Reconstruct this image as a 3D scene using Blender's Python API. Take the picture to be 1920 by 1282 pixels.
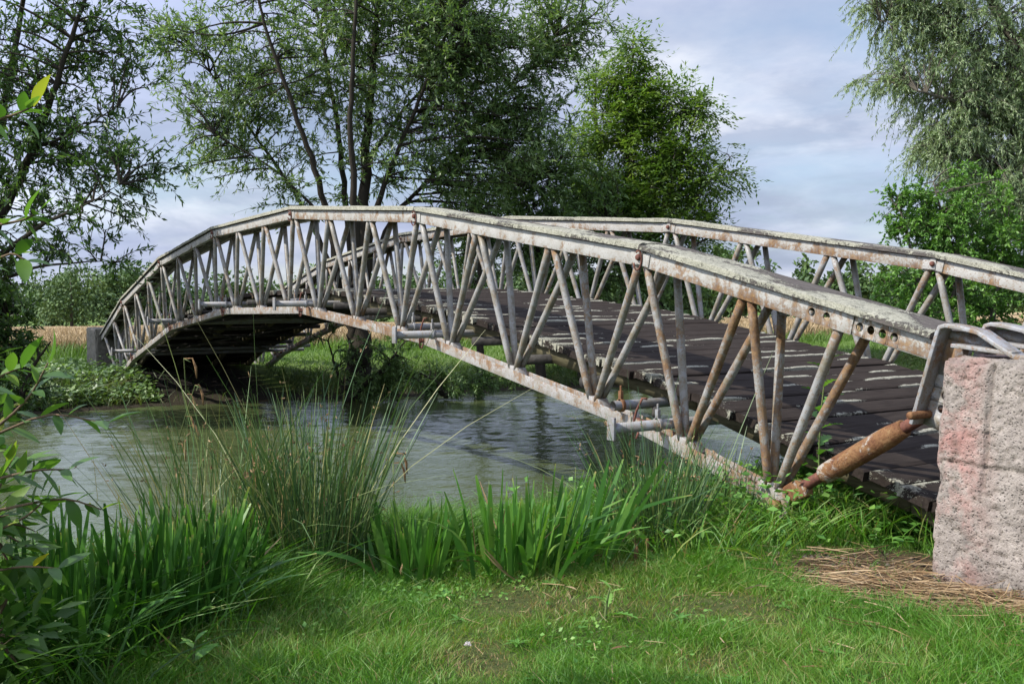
import bpy, math
import numpy as np
from mathutils import Vector, Matrix
R_ = math.radians
for o in list(bpy.data.objects): bpy.data.objects.remove(o)
SC = bpy.context.scene
COL = SC.collection

# ------------------------------------------------------------------ camera, sky, sun, exposure
CAM = np.array([13.0397, -4.1684, -1.2057])
YAW, PITCH, ROLL, FPX = -57.9646, -1.8147, -0.6463, 1921.8
_y, _p, _r = R_(YAW), R_(PITCH), R_(ROLL)
FX = np.array([math.sin(_y) * math.cos(_p), math.cos(_y) * math.cos(_p), math.sin(_p)])
RX = np.array([math.cos(_y), -math.sin(_y), 0.0]); UX = np.cross(RX, FX)
RX, UX = RX * math.cos(_r) + UX * math.sin(_r), UX * math.cos(_r) - RX * math.sin(_r)
cd = bpy.data.cameras.new('camera'); co = bpy.data.objects.new('camera', cd); COL.objects.link(co)
co.matrix_world = Matrix([[*(RX[i], UX[i], -FX[i]), CAM[i]] for i in range(3)] + [[0, 0, 0, 1]])
cd.sensor_width = 36; cd.lens = 36 * FPX / 1920; cd.clip_start = 0.05; cd.clip_end = 3000
SC.camera = co
SC.render.resolution_x, SC.render.resolution_y = 1024, 683

SUN_AZ = np.array([-0.26, -0.966]); SUN_EL = 43.0          # horizontal direction towards the sun, elevation
sun_dir = Vector((SUN_AZ[0] * math.cos(R_(SUN_EL)), SUN_AZ[1] * math.cos(R_(SUN_EL)), math.sin(R_(SUN_EL)))).normalized()
sl = bpy.data.lights.new('sun', 'SUN'); sl.energy = 4.6; sl.angle = R_(0.6); sl.color = (1, 0.94, 0.85)
so = bpy.data.objects.new('sun', sl); COL.objects.link(so); so.location = (0, 0, 30)
so.rotation_euler = sun_dir.to_track_quat('Z', 'Y').to_euler()

SC.view_settings.view_transform = 'Standard'; SC.view_settings.look = 'None'
SC.view_settings.exposure = 0.6; SC.view_settings.gamma = 1.0


class NT:
    """small helper for node trees"""
    def __init__(s, tree):
        s.t = tree; s.n = tree.nodes; s.l = tree.links
    def node(s, typ, inp=None, **kw):
        n = s.n.new(typ)
        for k, v in kw.items(): setattr(n, k, v)
        for k, v in (inp or {}).items(): s.put(n.inputs[k], v)
        return n
    def put(s, sock, v):
        if isinstance(v, bpy.types.NodeSocket): s.l.new(v, sock)
        elif isinstance(v, bpy.types.Node): s.l.new(v.outputs[0], sock)
        else:
            if isinstance(v, tuple) and len(v) == 3 and sock.type == 'RGBA': v = v + (1,)
            sock.default_value = v
    def noise(s, vec, scale, detail=4, rough=0.55, dist=0.0):
        return s.node('ShaderNodeTexNoise', {'Vector': vec, 'Scale': scale, 'Detail': detail, 'Roughness': rough, 'Distortion': dist}).outputs['Fac']
    def ramp(s, fac, stops, interp='LINEAR'):
        r = s.node('ShaderNodeValToRGB', {'Fac': fac}); cr = r.color_ramp; cr.interpolation = interp
        while len(cr.elements) < len(stops): cr.elements.new(0.5)
        for e, (p, c) in zip(cr.elements, stops):
            e.position = p
            e.color = (c, c, c, 1) if isinstance(c, (int, float)) else tuple(c) + (1,)
        return r.outputs['Color']
    def mix(s, fac, a, b, mode='MIX'):
        m = s.node('ShaderNodeMix', data_type='RGBA', blend_type=mode)
        s.put(m.inputs[0], fac); s.put(m.inputs[6], a); s.put(m.inputs[7], b)
        return m.outputs[2]
    def math(s, op, a, b=0.0, clamp=False):
        m = s.node('ShaderNodeMath', operation=op, use_clamp=clamp); s.put(m.inputs[0], a); s.put(m.inputs[1], b)
        return m.outputs[0]
    def mapr(s, v, a, b, c=0.0, d=1.0):
        return s.node('ShaderNodeMapRange', {'Value': v, 'From Min': a, 'From Max': b, 'To Min': c, 'To Max': d}).outputs[0]
    def scalev(s, vec, sc):
        return s.node('ShaderNodeVectorMath', {0: vec, 1: sc}, operation='MULTIPLY').outputs[0]


# world: Nishita sky behind broken, softly lit cloud
w = bpy.data.worlds.new('World'); SC.world = w; w.use_nodes = True
q = NT(w.node_tree); q.n.clear()
sky = q.node('ShaderNodeTexSky', sky_type='NISHITA', sun_disc=False, sun_elevation=R_(SUN_EL),
             sun_rotation=math.atan2(SUN_AZ[0], SUN_AZ[1]), air_density=1.0, dust_density=1.0, ozone_density=2.0)
bg1 = q.node('ShaderNodeBackground', {'Color': sky, 'Strength': 0.11})
geo = q.node('ShaderNodeTexCoord').outputs['Generated']
sx = q.node('ShaderNodeSeparateXYZ', {0: geo})
zc = q.math('ADD', q.math('MAXIMUM', sx.outputs[2], 0.0), 0.16)
pl = q.node('ShaderNodeCombineXYZ', {0: q.math('DIVIDE', sx.outputs[0], zc), 1: q.math('DIVIDE', sx.outputs[1], zc), 2: 0.0}).outputs[0]
cover = q.ramp(q.noise(pl, 0.8, 6, 0.55, 0.15), [(0.30, 0.25), (0.50, 0.85), (0.62, 1.0)])
tone = q.noise(q.node('ShaderNodeVectorMath', {0: pl, 1: (14.6, 13.2, 0.0)}, operation='ADD').outputs[0], 0.9, 7, 0.56, 0.2)
ccol = q.ramp(tone, [(0.30, (0.30, 0.35, 0.51)), (0.47, (0.44, 0.49, 0.67)), (0.62, (0.66, 0.69, 0.80)), (0.74, (0.88, 0.89, 0.93))])
# low grey-blue cloud banks near the horizon, and unseen clouds toward the sun brightened as added fill light
low = q.ramp(q.noise(q.node('ShaderNodeVectorMath', {0: q.scalev(geo, (5.0, 5.0, 17.0)), 1: (8.5, 4.5, 0.0)}, operation='ADD').outputs[0], 1.0, 6, 0.58, 0.3), [(0.44, 0.0), (0.56, 1.0)])
lowm = q.math('MULTIPLY', low, q.math('MULTIPLY', q.mapr(sx.outputs[2], 0.30, 0.16), q.mapr(sx.outputs[2], 0.0, 0.05)))
ccol = q.mix(q.math('MULTIPLY', lowm, 0.85), ccol, q.ramp(tone, [(0.35, (0.29, 0.34, 0.47)), (0.65, (0.40, 0.45, 0.59))]))
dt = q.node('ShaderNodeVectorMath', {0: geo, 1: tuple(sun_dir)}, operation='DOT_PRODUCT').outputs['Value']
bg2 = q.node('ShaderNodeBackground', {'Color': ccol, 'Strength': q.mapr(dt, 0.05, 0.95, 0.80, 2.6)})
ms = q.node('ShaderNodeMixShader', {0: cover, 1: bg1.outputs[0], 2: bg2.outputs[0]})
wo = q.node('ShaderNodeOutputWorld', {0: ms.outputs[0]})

# ------------------------------------------------------------------ camera based layout helpers (only turn measured directions into places)
def at(px, py, dep): return CAM + (FX + RX * (px - 960) / FPX - UX * (py - 641) / FPX) * dep
def on_z(px, py, z):
    d = FX + RX * (px - 960) / FPX - UX * (py - 641) / FPX
    return CAM + d * ((z - CAM[2]) / d[2])
def ground_at(px, py):
    d = FX + RX * (px - 960) / FPX - UX * (py - 641) / FPX
    t = np.arange(1.5, 60, 0.02); P = CAM + d * t[:, None]
    i = np.argmax(P[:, 2] < height(P[:, 0], P[:, 1])); return P[i]

# ------------------------------------------------------------------ noise, mesh helpers
def _hash(ix, iy, seed):
    h = (ix.astype(np.int64) * 374761393 + iy.astype(np.int64) * 668265263 + int(seed) * 69069) & 0x7fffffff
    h = ((h ^ (h >> 13)) * 1274126177) & 0x7fffffff
    return ((h ^ (h >> 16)) & 0xffff) / 65535.0
def vnoise(x, y, seed=0):
    x = np.asarray(x, float); y = np.asarray(y, float)
    ix, iy = np.floor(x), np.floor(y); fx, fy = x - ix, y - iy
    fx = fx * fx * (3 - 2 * fx); fy = fy * fy * (3 - 2 * fy)
    a, b = _hash(ix, iy, seed), _hash(ix + 1, iy, seed); c, d = _hash(ix, iy + 1, seed), _hash(ix + 1, iy + 1, seed)
    return (a * (1 - fx) + b * fx) * (1 - fy) + (c * (1 - fx) + d * fx) * fy
def fbm(x, y, seed=0, octv=4, gain=0.5):
    s = 0; a = 1; t = 0
    for k in range(octv):
        s = s + a * vnoise(np.asarray(x) * 2 ** k, np.asarray(y) * 2 ** k, seed + k * 17); t += a; a *= gain
    return s / t
def smooth(a, b, x):
    t = np.clip((np.asarray(x, float) - a) / (b - a), 0, 1); return t * t * (3 - 2 * t)

TILT = np.array([[math.cos(0.0203), 0, math.sin(0.0203)], [0, 1, 0], [-math.sin(0.0203), 0, math.cos(0.0203)]])
class MB:
    tilt = False          # the bridge was measured in a frame leaning 1.2 degrees: turn it level
    """collects geometry; build() links it as ONE mesh object"""
    def __init__(s): s.v = []; s.f = []; s.a = []; s.n = 0
    def add(s, verts, faces, attr=0.0):
        verts = np.asarray(verts, float).reshape(-1, 3)
        for fc in (faces if isinstance(faces, (list, tuple)) and len(faces) and isinstance(faces[0], np.ndarray) else [np.asarray(faces)]):
            if len(fc): s.f.append(fc.astype(np.int64) + s.n)
        s.v.append(verts)
        s.a.append(np.broadcast_to(np.asarray(attr, float), (len(verts),)) if np.ndim(attr) < 2 else attr)
        s.n += len(verts); return s
    def tube(s, pts, rad, sides=8, caps=True, attr=0.0):
        pts = np.asarray(pts, float); n = len(pts); rad = np.broadcast_to(np.asarray(rad, float), (n,))
        tg = np.gradient(pts, axis=0); tg /= np.linalg.norm(tg, axis=1)[:, None] + 1e-12
        m = tg.mean(0); ref = np.array([0, 0, 1.0]) if abs(m[2]) < 0.8 * np.linalg.norm(m) + 1e-9 else np.array([1.0, 0, 0])
        u = np.cross(tg, ref); u /= np.linalg.norm(u, axis=1)[:, None] + 1e-12; vv = np.cross(tg, u)
        an = np.arange(sides) * 2 * math.pi / sides
        P = pts[:, None] + rad[:, None, None] * (np.cos(an)[None, :, None] * u[:, None] + np.sin(an)[None, :, None] * vv[:, None])
        i = np.arange(n - 1)[:, None] * sides; j = np.arange(sides)[None]; k = (j + 1) % sides
        fs = [np.stack([i + j, i + k, i + sides + k, i + sides + j], -1).reshape(-1, 4)]
        if caps: fs += [np.arange(sides)[::-1][None], (np.arange(sides) + (n - 1) * sides)[None]]
        return s.add(P.reshape(-1, 3), fs, attr)
    def prism(s, poly, axis_vec, attr=0.0):
        """closed polygon (n,3) swept by a vector"""
        poly = np.asarray(poly, float); n = len(poly); j = np.arange(n); k = (j + 1) % n
        return s.add(np.vstack([poly, poly + np.asarray(axis_vec, float)]),
                     [np.stack([j, k, k + n, j + n], -1), j[::-1][None], (j + n)[None]], attr)
    def box(s, c, ex, ey, ez, attr=0.0):
        c = np.asarray(c, float); ex, ey, ez = (np.asarray(e, float) for e in (ex, ey, ez))
        return s.prism([c - ex - ey - ez, c + ex - ey - ez, c + ex + ey - ez, c - ex + ey - ez], 2 * ez, attr)
    def grid(s, P, attr=None):
        """(a,b,3) grid of points"""
        a, b = P.shape[:2]; i = np.arange(a - 1)[:, None] * b; j = np.arange(b - 1)[None]
        return s.add(P.reshape(-1, 3), np.stack([i + j, i + b + j, i + b + j + 1, i + j + 1], -1).reshape(-1, 4),
                     0.0 if attr is None else attr.reshape(-1))
    def build(s, name, mat, parent=None, smooth_=False, bevel=0.0, fix=False):
        V = np.vstack(s.v); V = V @ TILT.T if MB.tilt else V; loc = np.zeros(3)
        if parent is not None:
            p = parent
            while p is not None: loc = loc + np.array(p.location); p = p.parent
        else:
            lo, hi = V.min(0), V.max(0); loc = np.array([(lo[0] + hi[0]) / 2, (lo[1] + hi[1]) / 2, lo[2]])
        me = bpy.data.meshes.new(name)
        me.vertices.add(len(V)); me.vertices.foreach_set('co', (V - loc).astype(np.float32).ravel())
        ls = np.concatenate([f.ravel() for f in s.f]); cnt = np.concatenate([np.full(len(f), f.shape[1]) for f in s.f])
        me.loops.add(len(ls)); me.loops.foreach_set('vertex_index', ls.astype(np.int32))
        me.polygons.add(len(cnt)); me.polygons.foreach_set('loop_start', np.concatenate([[0], np.cumsum(cnt)[:-1]]).astype(np.int32))
        me.update(calc_edges=True)
        at_ = me.attributes.new('v', 'FLOAT', 'POINT'); at_.data.foreach_set('value', np.concatenate(s.a).astype(np.float32))
        if smooth_: me.polygons.foreach_set('use_smooth', np.ones(len(cnt), bool))
        me.validate()
        if fix or bevel:
            import bmesh
            b = bmesh.new(); b.from_mesh(me); bmesh.ops.recalc_face_normals(b, faces=b.faces[:]); b.to_mesh(me); b.free()
        me.materials.append(mat)
        o = bpy.data.objects.new(name, me); COL.objects.link(o)
        if parent is not None: o.parent = parent
        else: o.location = loc
        if bevel:
            m = o.modifiers.new('bevel', 'BEVEL'); m.width = bevel; m.segments = 2; m.limit_method = 'ANGLE'
        return o

def empty(name, loc, label, cat, group=None):
    o = bpy.data.objects.new(name, None); COL.objects.link(o); o.location = loc; o.empty_display_size = 0.2
    return tag(o, label, cat, group)
def tag(o, label, cat, group=None, kind=None):
    o['label'] = label; o['category'] = cat
    if group: o['group'] = group
    if kind: o['kind'] = kind
    return o

def strips(mb, base, d, bend, L, W, segs=3, tip=0.0, shape=0.6, attr=None, tipv=None, rng=None):
    """N curved blades: p(t) = base + d L t + bend L t^2"""
    N = len(base); t = np.linspace(0, 1, segs + 1)
    P = base[:, None] + d[:, None] * (L[:, None] * t)[..., None] + bend[:, None] * (L[:, None] * t ** 2)[..., None]
    s = rng.normal(size=(N, 3)); s[:, 2] *= 0.2
    s -= d * (s * d).sum(1)[:, None] / ((d * d).sum(1)[:, None] + 1e-9); s /= np.linalg.norm(s, axis=1)[:, None] + 1e-9
    wt = np.where(t < shape, 0.75 + 0.25 * t / shape, 1 - (1 - tip) * ((t - shape) / (1 - shape)) ** 1.5)
    off = s[:, None] * (W[:, None] * wt)[..., None] * 0.5
    A, B = P - off, P + off
    V = np.stack([A, B], 2).reshape(N, -1, 3)
    if tip == 0.0:                                   # close to a point
        V = np.concatenate([V[:, :2 * segs], P[:, -1:]], 1)
    m = V.shape[1]; o = (np.arange(N) * m)[:, None]
    nq = segs if tip > 0 else segs - 1
    fs = []
    if nq: fs.append(np.stack([o + 2 * np.arange(nq), o + 2 * np.arange(nq) + 1, o + 2 * np.arange(nq) + 3, o + 2 * np.arange(nq) + 2], -1).reshape(-1, 4))
    if tip == 0.0: fs.append(np.concatenate([o + m - 3, o + m - 2, o + m - 1], 1))
    at_ = np.repeat(attr if attr is not None else rng.random(N), m)
    if tipv is not None:                             # withered tips
        at_ = at_.reshape(N, m); at_[:, -2:] = np.maximum(at_[:, -2:], tipv[:, None]); at_ = at_.ravel()
    mb.add(V.reshape(-1, 3), fs, at_)

def leaves(mb, pos, d, nrm, L, W, attr):
    """N diamond leaves folded along the midrib: 4 points, 2 triangles"""
    d = d / (np.linalg.norm(d, axis=1)[:, None] + 1e-9)
    s = np.cross(d, nrm); s /= np.linalg.norm(s, axis=1)[:, None] + 1e-9; n = np.cross(s, d)
    L = L[:, None]; W = W[:, None]
    a = pos; b = pos + d * L * 0.45 + s * W * 0.5 + n * W * 0.14; c = pos + d * L; e = pos + d * L * 0.45 - s * W * 0.5 + n * W * 0.14
    V = np.stack([a, b, c, e], 1); o = (np.arange(len(pos)) * 4)[:, None]
    mb.add(V.reshape(-1, 3), [np.concatenate([o, o + 1, o + 2], 1), np.concatenate([o, o + 2, o + 3], 1)], np.repeat(attr, 4))

def leaf_shape(mb, p, d, n, L, W, attr, curl=0.15, lobes=0, rows=7, rng=None):
    """one big leaf as a small curved grid with a fold; lobes > 0 gives a toothed outline"""
    d = np.asarray(d, float); d /= np.linalg.norm(d); s = np.cross(d, n); s /= np.linalg.norm(s) + 1e-9; n = np.cross(s, d)
    if lobes: rows = lobes * 2 + 3
    t = np.linspace(0, 1, rows); w_ = W * 0.5 * np.sin(math.pi * np.clip(t, 0.02, 0.985) ** 0.85) ** 0.8
    if lobes: w_ = w_ * np.where(np.arange(rows) % 2 == 0, 0.45, 1.15)
    c = np.asarray(p)[None] + d[None] * (L * t)[:, None] - n[None] * (curl * L * t ** 2)[:, None]
    sh = d[None] * (0.10 * L if lobes else 0.0)
    P = np.stack([c - s * w_[:, None] + n * w_[:, None] * 0.25 + sh * (w_ / W)[:, None], c, c + s * w_[:, None] + n * w_[:, None] * 0.25 + sh * (w_ / W)[:, None]], 1)
    mb.grid(P, np.full((rows, 3), attr))

# ------------------------------------------------------------------ materials
def material(name):
    m = bpy.data.materials.new(name); m.use_nodes = True; t = NT(m.node_tree); t.n.clear()
    out = t.node('ShaderNodeOutputMaterial'); return m, t, out
def principled(t, out, col, rough=0.6, spec=0.5, metal=0.0, height=None, bump=0.3, dist=0.01):
    b = t.node('ShaderNodeBsdfPrincipled', {'Base Color': col, 'Roughness': rough, 'Metallic': metal, 'Specular IOR Level': spec})
    if height is not None:
        bp = t.node('ShaderNodeBump', {'Height': height, 'Strength': bump, 'Distance': dist}); t.l.new(bp.outputs[0], b.inputs['Normal'])
    t.l.new(b.outputs[0], out.inputs[0]); return b
def pos(t): return t.node('ShaderNodeNewGeometry').outputs['Position']
def attr(t, name='v'): return t.node('ShaderNodeAttribute', attribute_name=name).outputs['Fac']

def m_paint(name, rust=0.5, grime=0.4, paint=(0.50, 0.53, 0.57), near=0.02):
    """old pale grey paint, rust patches, grey green algae; rustier towards the near end of the bridge"""
    m, t, out = material(name); P = pos(t); ob = t.node('ShaderNodeObjectInfo').outputs['Random']
    xx = t.mapr(t.node('ShaderNodeSeparateXYZ', {0: P}).outputs[0], 6.2, 9.2, 0.0, near)
    big = t.noise(P, 5.5, 9, 0.7, 0.3); fine = t.noise(P, 38, 6, 0.72); spk = t.noise(P, 95, 3, 0.6)
    streak = t.noise(t.scalev(P, (24, 24, 2.6)), 1.0, 5, 0.6)
    big = t.math('ADD', big, t.math('MULTIPLY', t.math('SUBTRACT', attr(t), 0.3), 0.13))      # seams, ends and lower edges rust first
    f = t.math('ADD', t.math('ADD', t.math('MULTIPLY', big, 0.52), t.math('ADD', t.math('MULTIPLY', fine, 0.30), t.math('MULTIPLY', streak, 0.18))), t.math('ADD', xx, t.mapr(ob, 0, 1, -0.03, 0.03)))
    lo = 0.665 - 0.20 * rust
    rm = t.ramp(f, [(lo - 0.02, 0.0), (lo + 0.025, 0.7), (lo + 0.09, 1.0)])
    rc = t.ramp(fine, [(0.34, (0.045, 0.022, 0.014)), (0.45, (0.11, 0.054, 0.023)), (0.57, (0.185, 0.108, 0.048)), (0.70, (0.27, 0.19, 0.105))])
    pv = t.mix(t.noise(P, 5, 5), tuple(c * 0.80 for c in paint), tuple(min(c * 1.12, 0.8) for c in paint))
    gm = t.math('MULTIPLY', t.ramp(t.noise(P, 9, 8, 0.7, 0.4), [(0.42, 0.0), (0.62, 1.0)]), grime)
    pg = t.mix(gm, pv, (0.15, 0.125, 0.075))
    pk = t.mix(t.ramp(spk, [(0.59, 0.0), (0.65, 0.85)]), pg, (0.16, 0.09, 0.05))
    col = t.mix(rm, pk, rc)
    h = t.math('ADD', t.math('MULTIPLY', rm, t.math('ADD', fine, -1.0)), t.math('MULTIPLY', spk, 0.25))
    principled(t, out, col, t.mapr(rm, 0, 1, 0.48, 0.85), 0.35, height=h, bump=0.5, dist=0.006); return m
def m_rust(name, yellow=0.5):
    m, t, out = material(name); P = pos(t)
    n = t.noise(P, 9, 9, 0.75, 0.5); n2 = t.noise(P, 60, 5, 0.7); n3 = t.noise(P, 5, 8, 0.75, 0.8)
    c = t.ramp(n, [(0.32, (0.055, 0.022, 0.012)), (0.44, (0.125, 0.055, 0.026)), (0.54, (0.205, 0.112, 0.05)), (0.66, (0.235, 0.165, 0.085))])
    c = t.mix(t.ramp(n2, [(0.45, 0.0), (0.60, yellow)]), c, (0.16, 0.075, 0.032))
    c = t.mix(t.ramp(n3, [(0.56, 0.0), (0.61, 0.85)]), c, t.mix(n2, (0.22, 0.20, 0.16), (0.42, 0.41, 0.38)))
    c = t.mix(t.ramp(t.noise(P, 110, 3, 0.6), [(0.58, 0.0), (0.66, 0.8)]), c, (0.05, 0.022, 0.013))
    principled(t, out, c, 0.8, 0.25, height=t.math('ADD', n, n2), bump=0.7, dist=0.01); return m
def m_darkrust(name):
    m, t, out = material(name); P = pos(t); n = t.noise(P, 30, 6, 0.7)
    principled(t, out, t.ramp(n, [(0.3, (0.05, 0.022, 0.018)), (0.6, (0.15, 0.06, 0.04)), (0.8, (0.24, 0.11, 0.06))]), 0.8, 0.3, height=n, bump=0.4); return m
def m_wood(name, dark, light, lich, stretch):
    """weathered timber with crusty pale lichen where the 'v' attribute is high"""
    m, t, out = material(name); P = pos(t)
    g = t.noise(t.scalev(P, stretch), 1.0, 8, 0.7); n = t.noise(P, 5, 5)
    c = t.mix(t.ramp(g, [(0.30, 0.0), (0.70, 1.0)]), dark, light); c = t.mix(t.mapr(n, 0.3, 0.7, 0.0, 0.35), c, tuple(x * 0.7 for x in dark))
    ln = t.noise(P, 34, 8, 0.78, 0.6); l2 = t.noise(P, 120, 4, 0.7)
    lm = t.ramp(t.math('ADD', t.math('MULTIPLY', attr(t), 0.32), t.math('ADD', t.math('MULTIPLY', ln, 0.5), t.math('MULTIPLY', l2, 0.18))), [(0.485, 0.0), (0.525, 1.0)])
    lc = t.ramp(t.math('ADD', t.math('MULTIPLY', l2, 0.5), t.math('MULTIPLY', ln, 0.5)), [(0.39, (0.07, 0.065, 0.05)), (0.47, tuple(x * 0.72 for x in lich)), (0.56, lich), (0.70, tuple(x * 1.2 for x in lich))])
    col = t.mix(lm, c, lc)
    h = t.math('ADD', t.math('MULTIPLY', lm, t.math('ADD', 0.6, l2)), t.math('MULTIPLY', g, 0.35))
    principled(t, out, col, t.mapr(lm, 0, 1, 0.85, 0.95), 0.1, height=h, bump=0.7, dist=0.012); return m
def m_leaf(name, cols, trans=0.35, rough=0.45, tint=(1.15, 1.25, 0.5), spec=0.45):
    """leaves: own colour per leaf from the 'v' attribute, partly translucent"""
    m, t, out = material(name); k = len(cols)
    c = t.ramp(attr(t), [(i / (k - 1), x) for i, x in enumerate(cols)])
    b = t.node('ShaderNodeBsdfPrincipled', {'Base Color': c, 'Roughness': rough, 'Specular IOR Level': spec})
    tr = t.node('ShaderNodeBsdfTranslucent', {'Color': t.mix(1.0, c, tint, 'MULTIPLY')})
    mx = t.node('ShaderNodeMixShader', {0: trans, 1: b.outputs[0], 2: tr.outputs[0]}); t.l.new(mx.outputs[0], out.inputs[0]); return m
def m_bark(name, a, b):
    m, t, out = material(name); P = pos(t); n = t.noise(t.scalev(P, (14, 14, 3)), 1.0, 7, 0.7)
    principled(t, out, t.mix(n, a, b), 0.9, 0.2, height=n, bump=0.8, dist=0.03); return m
def m_concrete(name, base=(0.275, 0.243, 0.215), pink=0.8):
    m, t, out = material(name); P = pos(t); s = t.node('ShaderNodeSeparateXYZ', {0: P})
    n = t.noise(P, 9, 8, 0.65); pit = t.node('ShaderNodeTexVoronoi', {'Vector': t.node('ShaderNodeVectorMath', {0: P, 1: t.scalev(t.node('ShaderNodeTexNoise', {'Vector': P, 'Scale': 30.0}).outputs['Color'], (0.03, 0.03, 0.03))}, operation='ADD').outputs[0], 'Scale': 62.0}).outputs['Distance']
    n2 = t.noise(P, 70, 5, 0.7)
    c = t.ramp(n, [(0.30, tuple(x * 0.62 for x in base)), (0.50, base), (0.70, tuple(x * 1.35 for x in base))])
    c = t.mix(t.ramp(n2, [(0.32, 0.55), (0.48, 0.0)]), c, (0.13, 0.105, 0.095))
    pk = t.math('MULTIPLY', t.ramp(t.noise(P, 3.4, 7, 0.7, 0.5), [(0.44, 0.0), (0.60, 1.0)]), t.mapr(s.outputs[0], 10.46, 10.28, 0.0, pink))
    c = t.mix(t.math('MULTIPLY', pk, 0.60), c, (0.36, 0.12, 0.10))
    wet = t.math('MULTIPLY', t.mapr(s.outputs[2], -2.30, -2.46, 0.0, 1.0), t.ramp(n, [(0.35, 1.0), (0.65, 0.3)]))
    c = t.mix(t.math('MULTIPLY', wet, 0.7), c, (0.06, 0.055, 0.045))
    topd = t.math('MULTIPLY', t.mapr(s.outputs[2], -1.53, -1.45, 0.0, 0.6), t.ramp(n, [(0.4, 0.0), (0.6, 1.0)]))
    c = t.mix(topd, c, (0.12, 0.11, 0.09))
    st = t.math('MULTIPLY', t.ramp(t.noise(t.scalev(P, (13, 13, 1.6)), 1.0, 6, 0.65), [(0.52, 0.0), (0.66, 0.55)]), t.mapr(s.outputs[2], -2.3, -1.5, 0.25, 1.0))
    c = t.mix(st, c, (0.10, 0.088, 0.075))
    c = t.mix(t.ramp(pit, [(0.10, 0.75), (0.30, 0.0)]), c, (0.06, 0.05, 0.045))
    h = t.math('ADD', t.math('MULTIPLY', t.ramp(pit, [(0.1, 0.0), (0.42, 1.0)]), 0.5), t.math('ADD', n2, n))
    principled(t, out, c, 0.92, 0.2, height=h, bump=0.75, dist=0.014); return m
def m_simple(name, a, b, scale=8, rough=0.85, bump=0.4):
    m, t, out = material(name); n = t.noise(pos(t), scale, 6, 0.65)
    principled(t, out, t.mix(t.ramp(n, [(0.32, 0.0), (0.68, 1.0)]), a, b), rough, 0.3, height=n, bump=bump, dist=0.02); return m

PAINT_CHORD = m_paint('painted_chord', 0.57, 0.35, (0.355, 0.352, 0.332))
PAINT_TUBE = m_paint('painted_tube', 0.53, 0.85, (0.265, 0.268, 0.262), 0.075)
PAINT_LOW = m_paint('painted_lower_chord', 0.66, 0.6, (0.30, 0.295, 0.285))
PAINT_GREY = m_paint('painted_cross_tube', 0.48, 0.6, (0.21, 0.222, 0.238))
PAINT_PLATE = m_paint('painted_plate', 0.62, 0.7, (0.27, 0.28, 0.295))
RUST = m_rust('rusty_sleeve'); DARKRUST = m_darkrust('dark_rust')
RAILWOOD = m_wood('lichen_rail_wood', (0.05, 0.044, 0.04), (0.145, 0.13, 0.118), (0.35, 0.345, 0.275), (3, 60, 60))
DECKWOOD = m_wood('dark_deck_wood', (0.013, 0.010, 0.0085), (0.044, 0.035, 0.030), (0.36, 0.355, 0.285), (60, 4, 60))
BEAMWOOD = m_wood('mossy_beam_wood', (0.05, 0.045, 0.025), (0.14, 0.125, 0.075), (0.36, 0.36, 0.25), (4, 40, 40))

# ------------------------------------------------------------------ setting: ground and water
WATER_Z = -2.88
def shore_near(y): return 7.05 + 0.35 * (fbm(y * 0.7, y * 0 + 3.3, 5) - 0.5) * 2 * 0.6 + np.maximum(np.asarray(y, float) - 7, 0) * 0.45
def shore_far(y):
    y = np.asarray(y, float); return -6.1 + 1.0 * smooth(0, 5, y) + 0.8 * (fbm(y * 0.35, y * 0 + 9.1, 8) - 0.5) + np.maximum(y - 8, 0) * 0.42
def height(x, y):
    x = np.asarray(x, float); y = np.asarray(y, float)
    s = x - shore_near(y); f = shore_far(y) - x
    zn = WATER_Z + 0.06 + 0.32 * smooth(-0.1, 1.1, s) + 0.06 * smooth(1, 3, s)
    bed = -3.5
    zf = WATER_Z + 0.03 + 0.40 * smooth(-0.1, 1.9, f) + 0.12 * smooth(1.5, 4, f) - 0.4 * smooth(18, 95, f)
    z = np.where(s > 0, zn, np.where(f > 0, zf, bed + (WATER_Z + 0.05 - bed) * np.maximum(smooth(-1.2, 0, s), smooth(-1.5, 0, f))))
    amp = np.where((s > 0) | (f > 0), 1.0, 0.3)
    return z + amp * (0.10 * (fbm(x * 0.9, y * 0.9, 21) - 0.5) + 0.05 * (fbm(x * 4, y * 4, 22) - 0.5))
def axis(lo, hi, step, far):
    a = np.arange(lo, hi + step, step); g = step; L, H = [], []
    x = hi + step
    while x < far: H.append(x); g *= 1.13; x += g
    g = step; x = lo - step
    while x > -far: L.append(x); g *= 1.13; x -= g
    return np.array(L[::-1] + list(a) + H)
gx = axis(-12, 13.5, 0.10, 900); gy = axis(-6, 9, 0.10, 900)
GX, GY = np.meshgrid(gx, gy, indexing='ij')
def dry_patch(x, y):
    """0..1: worn, brown patches in the lawn and the bare soil beside the block"""
    a = smooth(0.52, 0.66, fbm(x * 1.6 + 4.0, y * 1.6, 31)) * 0.6
    spot = np.exp(-(((x - 9.72) / 0.36) ** 2 + ((y + 1.55) / 0.36) ** 2)) * 1.1
    for cx, cy, r_ in ((9.35, -1.85, 0.22), (10.05, -1.15, 0.26), (9.95, -2.35, 0.2), (10.4, -1.75, 0.22), (9.2, -1.1, 0.18)):
        spot = spot + 0.9 * np.exp(-(((x - cx) / r_) ** 2 + ((y - cy) / (r_ * 0.8)) ** 2))
    return np.clip(a * 0.5 + spot * (0.4 + fbm(x * 3, y * 3, 77)), 0, 1)
def bare(x, y):
    """bare soil with straw in front of and beside the near concrete block"""
    d = np.sqrt(((x - 10.25) / 0.98) ** 2 + ((y + 0.12) / 0.70) ** 2) + 0.5 * (fbm(x * 3.5, y * 3.5, 41) - 0.5)
    return 1 - smooth(0.62, 0.98, d)
mt, t, out = material('ground_soil'); P = pos(t); sp = t.node('ShaderNodeSeparateXYZ', {0: P})
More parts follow.
